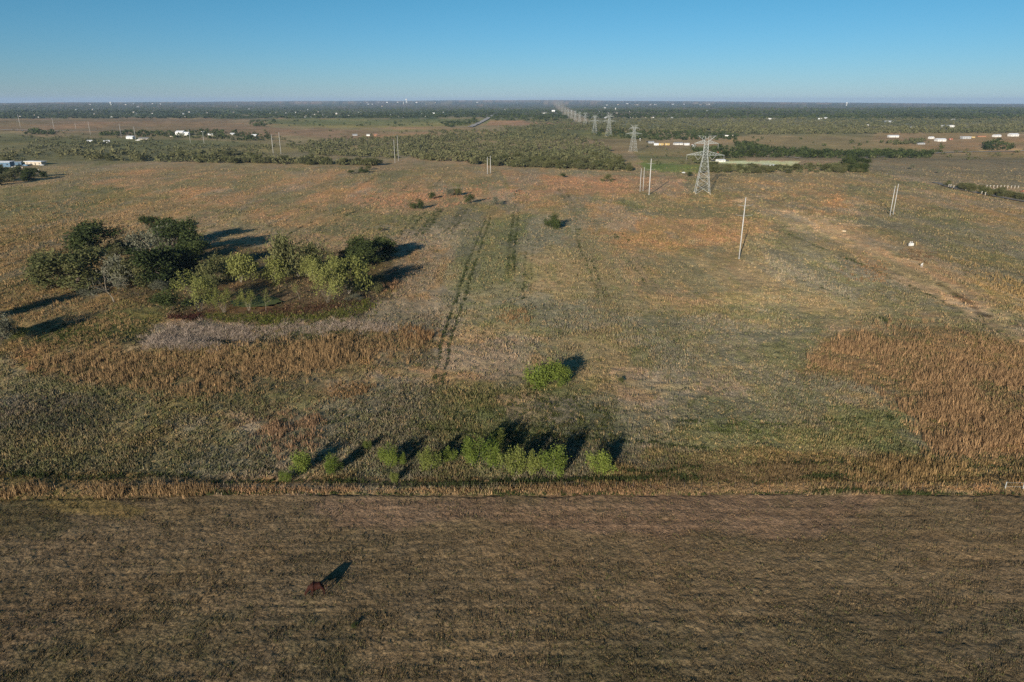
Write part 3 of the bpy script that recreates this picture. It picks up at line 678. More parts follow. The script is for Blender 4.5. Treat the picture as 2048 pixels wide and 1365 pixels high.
for n_, k, lf, x_, y_, w_, h_, lb, g, bk in [
 ('oak_tree','oak','dark',190,511,76,58,'dark round oak standing apart at the upper left of the grove',G2,'bark'),
 ('oak_tree','oak','dark',306,464,36,30,'small dark oak at the back top of the grove',G2,'bark'),
 ('oak_tree','oak','dark',345,492,62,50,'dark oak behind the big one in the grove',G2,'bark'),
 ('oak_tree','oak','dark',372,520,70,66,'big dark oak at the right edge of the grove, casting the longest shadow',G2,'bark'),
 ('pale_tree','mesq','grey',312,514,74,58,'pale grey green tree in the middle of the dark grove',G2,'palebark'),
 ('oak_tree','oak','dark',318,569,70,70,'dark oak at the front of the grove nearest the pond',G2,'bark'),
 ('oak_tree','oak','dark',352,556,50,54,'dark oak on the pond side of the front one in the grove',G2,'bark'),
 ('oak_tree','oak','dark',384,548,56,60,'dark oak at the shaded pond side end of the grove',G2,'bark'),
 ('olive_tree','oak','olive',276,572,60,50,'dull olive tree beside the front oak of the grove',G2,'bark'),
 ('olive_tree','oak','olive',150,580,84,74,'wide olive green tree at the left end of the grove',G2,'bark'),
 ('olive_tree','oak','olive',105,576,60,62,'olive green tree joined to the wide one, leftmost of the grove',G2,'bark'),
 ('grey_tree','mesq','grey',262,572,56,56,'thin grey tree in front of the pale one in the grove',G2,'bark'),
 ('bare_tree','bare','grey',228,604,60,66,'nearly leafless pale tree standing in front of the grove',G2,'palebark'),
 ('sparse_tree','sparse','grey',252,492,34,42,'sparse grey tree between the lone oak and the pale tree',G2,'bark'),
 ('sparse_tree','sparse','olive',200,560,40,40,'sparse olive tree between the wide olive tree and the bare one',G2,'bark'),
 ('small_bush','bush','yellow',40,682,40,26,'low yellow green bush beside a long shadow near the left edge',None,'bark'),
 ('grey_tree','mesq','grey',2,690,60,58,'grey green tree cut off by the left edge of the photo',None,'bark'),
 ('willow_tree','willow','yellow',398,624,78,76,'big yellow green willow with fanned pale stems at the left of the pond',G3,'palebark'),
 ('small_bush','bush','dark',346,620,52,38,'dark green bush at the foot of the big fanned willow',G3,'bark'),
 ('willow_tree','willow','yellow',448,626,42,48,'narrow willow between the big fanned one and the green water',G3,'palebark'),
 ('willow_tree','willow','yellow',498,622,36,40,'small willow in front of the green water',G3,'palebark'),
 ('slim_tree','sparse','yellow',532,624,24,44,'slim pale trunked tree right of the green water',G3,'palebark'),
 ('willow_tree','mesq','olive',436,568,62,54,'low olive willow behind the narrow one, by the grove shadow',G3,'palebark'),
 ('willow_tree','mesq','yellow',482,566,60,58,'spreading willow with a tangle of bare limbs behind the water',G3,'palebark'),
 ('willow_tree','mesq','yellow',550,566,58,50,'low willow at the back bank left of the tallest pond tree',G3,'palebark'),
 ('willow_tree','mesq','olive',597,554,74,80,'tallest tree at the back of the pond',G3,'palebark'),
 ('willow_tree','mesq','yellow',632,562,42,46,'small willow just right of the tallest pond tree',G3,'palebark'),
 ('willow_tree','willow','yellow',656,606,66,84,'tall pale stemmed willow at the right side of the pond',G3,'palebark'),
 ('willow_tree','mesq','yellow',698,588,66,72,'leaning spreading willow at the right end of the pond',G3,'palebark'),
 ('slim_tree','sparse','yellow',600,600,22,32,'small slim tree on the bare flat inside the ring of pond trees',G3,'palebark'),
 ('oak_tree','oak','dark',732,532,56,50,'dark oak behind the right end of the pond, middle of three',G3,'bark'),
 ('oak_tree','oak','dark',764,514,48,36,'dark oak behind the right end of the pond, farthest right of three',G3,'bark'),
 ('oak_tree','oak','dark',702,528,34,32,'dark oak behind the right end of the pond, smallest and left of three',G3,'bark')]:
    plant(n_, k, lf, x_, y_, w_, h_, lb, 'bush' if 'bush' in n_ else 'tree', g, bk)
for poly_, n_, lb_, gr_ in (([(90,572),(190,505),(270,480),(330,500),(360,570),(330,592),(200,600)], 30, 'low grey olive brush filling the gaps between the grove trees', 'brush between the grove trees'),
        ([(400,565),(560,530),(720,535),(780,560),(740,610),(690,600),(640,570),(560,560),(420,580)], 20, 'low brush on the banks among the pond trees', 'brush among the pond trees')):
    for q in sample(poly_, n_):
        plant('low_brush', ('bush', 'bare', 'mesq')[rnd.randrange(3)], ('olive', 'grey', 'scrub')[rnd.randrange(3)], q[0], q[1], rnd.uniform(22, 44), rnd.uniform(12, 24), lb_, 'brush', gr_)
# trees just outside the frame whose long shadows cross the left edge
for x_, y_ in ((-60, 652), (-130, 715)):
    plant('oak_tree', 'oak', 'dark', x_, y_, 60, 74, 'dark oak just past the left edge, casting a long shadow into view', 'tree', 'oaks past the left edge')
G4 = 'single bushes dotted over the upper meadow'
for k, lf, x_, y_, w_, h_, lb in [
 ('bush','dark',834,418,26,20,'dark round bush at the lower left of the meadow bushes on the red grass'),
 ('bush','dark',864,399,16,14,'smallest dark bush left of the grey pair on the red grass'),
 ('mesq','grey',901,393,18,16,'left of two grey brown bushes side by side on the red grass'),
 ('mesq','olive',914,392,18,17,'right of two grey brown bushes side by side on the red grass'),
 ('bush','dark',939,407,19,19,'dark round bush below the head of the wheel tracks'),
 ('mesq','grey',992,410,24,17,'umbrella shaped thin bush on the red grass'),
 ('sparse','olive',1006,391,22,34,'tall thin tree near the pair of white poles'),
 ('bush','dark',1101,454,26,24,'left half of the dark double bush right of the wheel tracks'),
 ('bush','dark',1113,457,26,30,'right and taller half of the dark double bush'),
 ('bush','dark',727,346,18,13,'dark bush near the crest below the hedge'),
 ('sparse','grey',715,388,12,18,'thin grey sapling on the slope left of the red grass'),
 ('sparse','grey',656,436,20,28,'thin grey tree standing above the pond oaks'),
 ('bush','olive',761,463,11,8,'tiny olive bush between pond oaks and wheel tracks'),
 ('mesq','olive',1215,364,24,16,'low spreading bush at the far edge of the woods'),
 ('bush','dark',1126,355,13,9,'tiny dark bush on bare ground right of the white poles'),
 ('bare','grey',1068,380,24,16,'leafless grey bush right of the tall thin tree'),
 ('bush','dark',1379,353,12,9,'dark bush beside a white tank, left of the big tower'),
 ('mesq','grey',1824,339,11,11,'bare round tree alone on the ploughed field, left of two'),
 ('mesq','grey',1877,347,7,9,'smaller bare tree alone on the ploughed field, right of two'),
 ('bush','dark',700,348,14,8,'flat dark bush left of the one near the crest'),
 ('bush','olive',1243,765,14,9,'small olive bush on pale ground right of the bright clump'),
 ('bush','olive',735,340,14,9,'olive bush right behind the one near the crest'),
 ('bush','dark',710,1254,14,8,'tiny dark weed clump on the front pasture below the horse')]:
    plant('meadow_bush', k, lf, x_, y_, w_, h_, lb, 'bush', G4)

# ---- tree belts: nearest as single trees, the rest as one wood
BELT = [
 ([(420,321),(600,324),(760,329),(755,332),(600,329),(420,326)], 150, 5.5, 8, 'olive', 'hedge'),
 ([(-60,345),(90,342),(88,374),(-60,376)], 26, 8.0, 9.0, 'dark', 'hedge'),
 ([(130,305),(420,308),(600,320),(765,330),(750,333),(420,327),(180,322)], 300, 6.0, 8, 'olive', 'hedge'),
 ([(800,296),(860,262),(1130,262),(1200,285),(1240,328),(1262,344),(1060,336),(1000,334),(830,320)], 2600, 5.5, 7.5, 'olive', 'wood'),
 ([(560,292),(640,282),(860,270),(860,300),(800,318),(640,312)], 900, 5.0, 7, 'olive', 'wood'),
 ([(60,272),(420,292),(560,292),(520,306),(200,300),(60,300)], 330, 4.5, 7, 'olive', 'wood'),
 ([(0,300),(140,296),(160,312),(0,320)], 60, 5, 7, 'olive', 'wood'),
 ([(195,264),(290,266),(420,262),(540,272),(540,284),(300,276),(200,272)], 260, 7, 9, 'dark', 'wood'),
 ([(55,262),(75,260),(112,264),(110,270),(50,270)], 60, 6, 9, 'dark', 'wood'),
 ([(1380,300),(1480,295),(1640,305),(1640,316),(1480,316),(1400,320)], 240, 6.5, 9, 'dark', 'hedge'),
 ([(1380,315),(1400,312),(1440,345),(1400,346)], 60, 5, 7, 'olive', 'hedge'),
 ([(1400,340),(1520,338),(1600,336),(1730,330),(1735,346),(1400,348)], 180, 4.5, 7, 'olive', 'hedge'),
 ([(1690,328),(1725,332),(1732,346),(1700,344)], 26, 7, 9, 'dark', 'hedge'),
 ([(1600,308),(1690,306),(1880,306),(1860,316),(1700,318),(1610,316)], 300, 6.5, 9, 'dark', 'hedge'),
 ([(1470,286),(1500,290),(1560,300),(1640,306),(1560,308),(1470,298)], 110, 6, 9, 'dark', 'hedge'),
 ([(1965,292),(1990,284),(2025,290),(2030,302),(1970,302)], 40, 8, 10, 'dark', 'hedge'),
 ([(1890,366),(1915,372),(2060,395),(2060,404),(1960,390),(1890,374)], 46, 3.5, 5, 'olive', 'hedge'),
 ([(1770,285),(1850,280),(1860,288),(1790,292)], 60, 6, 9, 'olive', 'hedge'),
 ([(1180,262),(1470,262),(1480,280),(1300,282),(1180,272)], 420, 5.5, 8, 'dark', 'wood'),
 ([(1000,252),(1180,252),(1180,262),(1000,262)], 220, 5.5, 8, 'olive', 'wood'),
 ([(880,248),(950,238),(960,246),(900,256)], 130, 7, 10, 'dark', 'wood'),
 ([(980,228),(1180,236),(1180,244),(985,242)], 260, 7, 12, 'dark', 'wood'),
 ([(1060,240),(2150,236),(2150,266),(1500,270),(1180,262),(1060,254)], 4200, 6.5, 10, 'olive', 'wood'),
 ([(500,243),(560,240),(540,255),(500,254)], 50, 7, 10, 'dark', 'wood'),
 ([(-100,224),(900,224),(900,236),(560,238),(-100,238)], 2200, 7.5, 14, 'dark', 'wood'),
 ([(900,222),(2150,222),(2150,240),(900,236)], 3000, 7.5, 14, 'dark', 'wood'),
 ([(-100,210),(2150,210),(2150,225),(-100,225)], 9000, 8, 19, 'dark', 'wood'),
 ([(0,262),(1180,262),(1180,296),(0,330)], 260, 4.5, 6.5, 'olive', 'wood'),
 ([(560,240),(930,242),(900,254),(560,256)], 60, 5, 8, 'dark', 'wood'),
 ([(1460,274),(1900,290),(1880,300),(1460,288)], 16, 5, 7, 'dark', 'hedge'),
 ([(1740,300),(2100,300),(2100,320),(1740,320)], 60, 3.5, 6, 'olive', 'hedge'),
 ([(1280,290),(1400,300),(1460,340),(1300,335)], 26, 3.5, 5, 'olive', 'hedge'),
]
trees = []; CORR = [(1101,205),(1114,205),(1150,224),(1186,245),(1150,246),(1118,224)]
for bi, (poly, n, hm, wm, mt, kd) in enumerate(BELT):
    pts = sample(poly, n); x, y, z = at(pts[:, 0], pts[:, 1])
    cl = fbm(x, y, [260, 90, 40], 95) if mt == 'olive' and kd == 'wood' else np.full(len(x), .5)
    keep = (cl > -.45) | (RS.rand(len(x)) < .35)
    for i in np.nonzero(keep)[0]:
        if inside(pts[i:i + 1, 0], pts[i:i + 1, 1], CORR)[0]: continue
        s = .5 + .5 * RS.rand() + .5 * RS.rand() ** 4; trees.append((x[i], y[i], z[i], hm * s, wm * s * (.8 + .4 * RS.rand()), mt, kd))
trees.sort(key=lambda t: t[1] - 40 * t[3])
near = [t for t in trees if abs(t[0]) < .82 * t[1]][:290]; ns = set(id(t) for t in near)
rest = [t for t in trees if id(t) not in ns]
for t in near:
    lb = {'hedge': ('dark leafy tree in the hedge belts past the meadow', 'olive scrub tree in the hedge belts past the meadow')[t[5] == 'olive'],
          'wood': ('dark leafy tree in the scrub wood past the meadow crest', 'olive mesquite tree in the scrub wood past the meadow crest')[t[5] == 'olive']}[t[6]]
    plant('scrub_tree', ('mesq', 'bush', 'oak')[rnd.randrange(3)] if t[5] == 'olive' else 'oak', {'olive': 'olive', 'dark': 'dark'}[t[5]] if rnd.random() > .25 else 'scrub', 0, 0, 0, 0, lb, 'tree', ('scrub trees' if t[5] == 'olive' else 'dark trees') + (' of the hedge belts' if t[6] == 'hedge' else ' of the scrub wood'),
          pos=(float(t[0]), float(t[1]), float(t[2])), size=(float(t[4]), float(t[3])))
def wood(name, ts, leaf, label, nq=26):
    A = np.array([[t[0], t[1], t[2], t[3], t[4]] for t in ts]); K = len(A)
    u = RS.randn(K, nq, 3); u /= np.linalg.norm(u, axis=2)[..., None]; r = RS.rand(K, nq, 1) ** .45
    P = u * r * np.array([.5, .5, .46]) + np.array([0, 0, .5]); P[..., 2] = np.maximum(P[..., 2], .06)
    P = P * np.stack([A[:, 4], A[:, 4], A[:, 3]], 1)[:, None, :] + A[:, None, :3]
    P = P.reshape(-1, 3); s = np.repeat(A[:, 4], nq)[:, None] * .15
    a = RS.randn(len(P), 3); a /= np.linalg.norm(a, axis=1)[:, None]; b = RS.randn(len(P), 3); b -= (b * a).sum(1)[:, None] * a; b /= np.linalg.norm(b, axis=1)[:, None]
    s = s * (.6 + .8 * RS.rand(len(P), 1))
    V = np.stack([P - a * s, P + b * s * .7, P + a * s, P - b * s * .7], 1).reshape(-1, 3)
    tn = np.clip(.5 + .55 * fbm(A[:, 0], A[:, 1], [220, 90, 40], 96) + .25 * RS.randn(K), 0, 1)
    c = np.repeat(np.clip(np.repeat(tn, nq) * .8 + .2 * RS.rand(K * nq), 0, 1), 4)
    me = mesh_np(name, V, np.arange(len(V)).reshape(-1, 4), M[leaf], np.stack([c] * 3, 1))
    tag(link(bpy.data.objects.new(name, me)), label, 'woodland', kind='stuff')
wood('scrub_woodland', [t for t in rest if t[5] == 'olive'], 'scrub', 'olive and grey scrub woodland covering the plain')
wood('dark_woodland', [t for t in rest if t[5] == 'dark' and t[1] < 4200], 'dark', 'dark green tree belts across the plain')
wood('distant_forest', [t for t in rest if t[5] == 'dark' and t[1] >= 4200], 'dark', 'dark distant forest below the horizon', 10)

# ------------------------------------------------------------------ poles
def mono_pole(px, py, h, label, tx=None, arms=True, group=None, w=.52, mat='pole', cat='utility pole'):
    p = at1(px, py); hh = h_for(p, h)
    o = empty('utility_pole', p); tag(o, label, cat, group)
    b = MB(); b.bar((0, 0, -.5), (0, 0, hh), w, w * .55, 12); b.build('shaft', M[mat], o, True)
    b = MB(); b.bar((0, 0, 0), (0, 0, .25), w * 1.7, w * 1.7, 12); b.build('base_plate', M['insul'], o)
    if arms:
        for z_, l_ in ((.86, 3.2), (.70, 3.6)):
            b = MB(); b.bar((0.2, 0, hh * z_), (l_, 0, hh * z_ + .5), .16, .1); b.bar((-.2, 0, hh * z_), (-l_ * .9, 0, hh * z_ + .5), .16, .1)
            c = b.build('crossarm', M['insul'], o)
    return o
mono_pole(1478, 518, 123, 'tall silver steel pole standing alone nearest the camera, right of centre')
mono_pole(1298, 390, 72, 'tall grey steel pole beside a shorter cream pair, left of the big tower', w=.8)
PAIRS = [
 ((1280,383),(1286,382),46,'cream pole pair left of the tall grey pole'),
 ((975,348),(981,347),34,'white pole pair at the near corner of the woods'),
 ((790,326),(797,322),46,'white pole pair on the crest in front of the woods'),
 ((547,311),(562,308),42,'white pole pair behind the left hedge'),
 ((1780,431),(1786,429),59,'leaning looking white pole pair on the right of the meadow'),
 ((381,286),(409,292),26,'faint grey pole pair near the white farm shed'),
 ((243,276),(272,282),28,'faint grey pole pair behind the left farm'),
 ((109,262),(181,270),26,'pale pole pair on the brown field at the left')]
for a, b_, h_, lb in PAIRS:
    for q, s in ((a, 'left'), (b_, 'right')):
        near_ = h_ > 44
        mono_pole(q[0], q[1], h_ * (1 if s == 'left' else 1.03) if 'crest' not in lb or s == 'left' else 51, s + ' pole of the ' + lb, arms=False, group=lb.replace('pair', 'pairs') if False else 'paired line poles', w=.46 if near_ else .6)
mono_pole(41, 255, 26, 'pale pole far left on the brown field', arms=False, group='paired line poles', w=.8)
mono_pole(152, 258, 12, 'faint short pole far left on the brown field', arms=False, group='paired line poles', w=.6)
for x_, y_, h_, lb in ((1774,348,29,'dark wooden pole on the ploughed field, leftmost of three'), (1922,347,26,'dark wooden pole on the ploughed field, middle of three'), (2003,349,29,'dark wooden pole on the ploughed field, rightmost of three')):
    mono_pole(x_, y_, h_, lb, arms=False, group='dark wooden poles', w=.42, mat='wood')

# ------------------------------------------------------------------ lattice towers
def tower_meshes():
    HT = 44.0; b = MB(); LW, BW = .26, .13
    lv = [(0, 5.6), (7, 4.75), (12.5, 4.05), (17, 3.45), (21, 2.9), (24.5, 2.4), (27.5, 1.95), (30, 1.6), (32.5, 1.6), (35, 1.6), (37.5, 1.55), (40, 1.5)]
    def corners(z, w): return [(w, w, z), (-w, w, z), (-w, -w, z), (w, -w, z)]
    for i in range(len(lv) - 1):
        A = corners(*lv[i]); B = corners(*lv[i + 1])
        for k in range(4):
            b.bar(A[k], B[k], LW); k2 = (k + 1) % 4
            b.bar(A[k], B[k2], BW); b.bar(A[k2], B[k], BW); b.bar(B[k], B[k2], BW)
    for i in (0, 1, 2):
        A = corners(*lv[i]); B = corners(*lv[i + 1])
        for k in range(4):
            k2 = (k + 1) % 4; m = [(A[k][j] + A[k2][j] + B[k][j] + B[k2][j]) / 4 for j in range(3)]
            for P in (A[k], A[k2]):
                e = [(P[j] + m[j]) / 2 for j in range(3)]; s = [P[0] + (B[k if P is A[k] else k2][0] - P[0]) * .5, P[1] + (B[k if P is A[k] else k2][1] - P[1]) * .5, (P[2] + B[k][2]) / 2]
                b.bar(e, s, .12)
    body = b.mesh('lattice_body', M['steel'])
    def arm(z, L, rise, w):
        m = MB(); n = 6
        for sgn in (-1, 1):
            for yy in (-w, w):
                tip = (sgn * L, 0, z); r0 = (sgn * w, yy, z); t0 = (sgn * w, yy, z + rise)
                m.bar(r0, tip, .19); m.bar(t0, tip, .15); prev = t0
                for i in range(1, n):
                    f = i / n; lo = [r0[j] + (tip[j] - r0[j]) * f for j in range(3)]; hi = [t0[j] + (tip[j] - t0[j]) * f for j in range(3)]
                    m.bar(prev, lo, .12); m.bar(lo, hi, .12); prev = hi
            for i in range(1, n):
                f = i / n; m.bar((sgn * (w + (L - w) * f), -w * (1 - f), z), (sgn * (w + (L - w) * f), w * (1 - f), z), .12)
        return m
    lo = arm(29.5, 14.5, 3.0, 1.6).mesh('lower_crossarm', M['steel'])
    up = arm(38.3, 9.2, 2.6, 1.5).mesh('upper_crossarm', M['steel'])
    m = MB()
    for sgn in (-1, 1):
        for yy in (-1.5, 1.5):
            m.bar((sgn * 1.5, yy, 40), (sgn * 6.6, 0, 44), .2); m.bar((sgn * 1.5, yy, 40), (sgn * 1.2, 0, 43.6), .16)
            m.bar((sgn * 3.6, yy * .5, 41.8), (sgn * 2.4, 0, 43.8), .12)
        m.bar((sgn * 1.2, 0, 43.6), (sgn * 6.6, 0, 44), .14); m.bar((sgn * 1.2, 0, 43.6), (0, 0, 41.2), .14)
    pk = m.mesh('shield_wire_peak', M['steel'])
    ins = []
    for pts in ([((-14.2, 0, 29.4), (-14.2, 0, 25.6))], [((14.2, 0, 29.4), (14.2, 0, 25.6))], [((-9, 0, 38.2), (-9, 0, 34.6))], [((9, 0, 38.2), (9, 0, 34.6))],
                [((-8.2, 0, 29.3), (-5.4, 0, 25.8)), ((-2.6, 0, 29.3), (-5.4, 0, 25.8))], [((8.2, 0, 29.3), (5.4, 0, 25.8)), ((2.6, 0, 29.3), (5.4, 0, 25.8))]):
        m = MB()
        for p, q in pts: m.bar(p, q, .26, .26, 6)
        ins.append(m.mesh('insulator', M['insul']))
    fm = MB()
    for sx in (-1, 1):
        for sy in (-1, 1): fm.box((sx * 5.6, sy * 5.6, -.1), (1.1, 1.1, .8))
    return HT, [('lattice_body', body), ('lower_crossarm', lo), ('upper_crossarm', up), ('shield_wire_peak', pk), ('footing', fm.mesh('footing', M['sand']))] + [('insulator', i) for i in ins]
HT, TP = tower_meshes()
TW = [(1404,387,115,'nearest and largest steel lattice power tower, standing on the meadow'),
      (1266,304,54,'second nearest lattice power tower, in a green hollow left of the white buildings'),
      (1217,273,45,'third lattice power tower, behind the second'), (1189,268,38,'fourth lattice power tower, left of the third'),
      (1170,250,25,'fifth lattice power tower along the receding line'), (1159,246,22,'sixth lattice power tower along the receding line'),
      (1150,242,20,'seventh lattice power tower along the receding line'), (1143,239,19,'eighth lattice power tower along the receding line'),
      (1136,236,17,'ninth lattice power tower along the receding line'), (1130,230,13,'tenth lattice power tower along the receding line'),
      (1124,224,10,'eleventh lattice power tower along the receding line'), (1118,218,8,'twelfth lattice power tower along the receding line'), (1112,213,6,'farthest lattice power tower near the horizon')]
tower_pts = []
for i, (x_, y_, h_, lb) in enumerate(TW):
    p = at1(x_, y_); s = h_for(p, h_) / HT
    rz = R(-8) if i == 0 else R(10)
    o = empty('transmission_tower', p, rz, (s, s, s)); tag(o, lb, 'power tower', 'lattice power towers of the line')
    for nm, me_ in TP: link(bpy.data.objects.new(nm, me_), o)
    tower_pts.append((p, s, rz))

# ------------------------------------------------------------------ buildings
def building(name, px, py, wpx, hpx, dep, wall, roof, label, rz=0.0, rtype='gable', windows=True, group=None, cat='house', door=True):
    p = at1(px, py); W = w_for(p, wpx * .75); Ht = h_for(p, hpx * .75); D = dep * W
    wh = Ht * (.62 if rtype == 'gable' else .86)
    o = empty(name, p, rz + rnd.uniform(-.35, .35)); tag(o, label, cat, group)
    b = MB(); b.box((0, 0, wh / 2 - .3), (W, D, wh + .6)); wl = b.build('wall', M[wall], o)
    b = MB(); e = .03 * W + .2
    if rtype == 'gable':
        X, Y = W / 2 + e, D / 2 + e; z0, z1 = wh + .02, Ht
        b.add([(-X, -Y, z0), (X, -Y, z0), (X, Y, z0), (-X, Y, z0), (-X, 0, z1), (X, 0, z1)], [(0, 1, 5, 4), (2, 3, 4, 5), (0, 4, 3), (1, 2, 5), (0, 3, 2, 1)])
    else:
        X, Y = W / 2 + e, D / 2 + e
        b.add([(-X, -Y, wh + .02), (X, -Y, wh + .02), (X, Y, wh + .02), (-X, Y, wh + .02), (-X, -Y, wh + .4), (X, -Y, wh + .4), (X, Y, Ht), (-X, Y, Ht)],
              [(3, 2, 1, 0), (4, 5, 6, 7), (0, 1, 5, 4), (1, 2, 6, 5), (2, 3, 7, 6), (3, 0, 4, 7)])
    b.build('roof', M[roof], o)
    if windows:
        n = max(2, int(W / 4.5)); ws = min(1.4, wh * .35)
        for i in range(n):
            xx = -W / 2 + (i + .5) * W / n
            if door and i == n // 2:
                b = MB(); b.box((xx, -D / 2 - .03, wh * .36), (ws * .8, .12, wh * .72)); b.build('door', M['dark_'], o); continue
            b = MB(); b.box((xx, -D / 2 - .02, wh * .55), (ws, .1, ws * .9)); b.build('window', M['glass'], o)
    return o
def vehicle(px, py, lpx, mat, label, rz=0.0, kind='pickup', group=None):
    p = at1(px, py); L = w_for(p, lpx); s = L / 5.4
    nm = {'pickup': 'pickup_truck', 'car': 'parked_car', 'trailer': 'camper_trailer', 'truck': 'box_truck'}[kind]
    o = empty(nm, p, rz, (s, s, s)); tag(o, label, {'pickup': 'truck', 'car': 'car', 'trailer': 'trailer', 'truck': 'truck'}[kind], group)
    b = MB()
    if kind in ('pickup', 'car'):
        b.box((0, 0, .75), (5.4, 1.9, .7)); b.box((.2 if kind == 'pickup' else -.2, 0, 1.35), (1.9 if kind == 'pickup' else 2.9, 1.7, .6)); bd = b.build('body', M[mat], o)
        g = MB(); g.box((.2 if kind == 'pickup' else -.2, 0, 1.38), (1.94 if kind == 'pickup' else 2.94, 1.56, .38)); g.build('window', M['glass'], o)
        if kind == 'pickup':
            g = MB(); g.box((-1.8, 0, 1.12), (1.6, 1.6, .06)); g.build('bed', M['dark_'], o)
        wx = (-1.7, 1.7)
    else:
        b.box((0, 0, 1.75), (5.4, 2.0, 2.4)); bd = b.build('body', M[mat], o)
        g = MB(); g.box((1.0, -1.02, 2.0), (1.0, .04, .7)); g.build('window', M['glass'], o); g = MB(); g.box((-.9, -1.02, 1.6), (.7, .04, 1.7)); g.build('door', M['greywall'], o)
        wx = (-1.2, 1.2)
    for x_ in wx:
        for y_ in (-.9, .9):
            w = MB(); w.bar((x_, y_ - .13, .36), (x_, y_ + .13, .36), .74, .74, 10); w.build('wheel', M['tyre'], o)
    return o
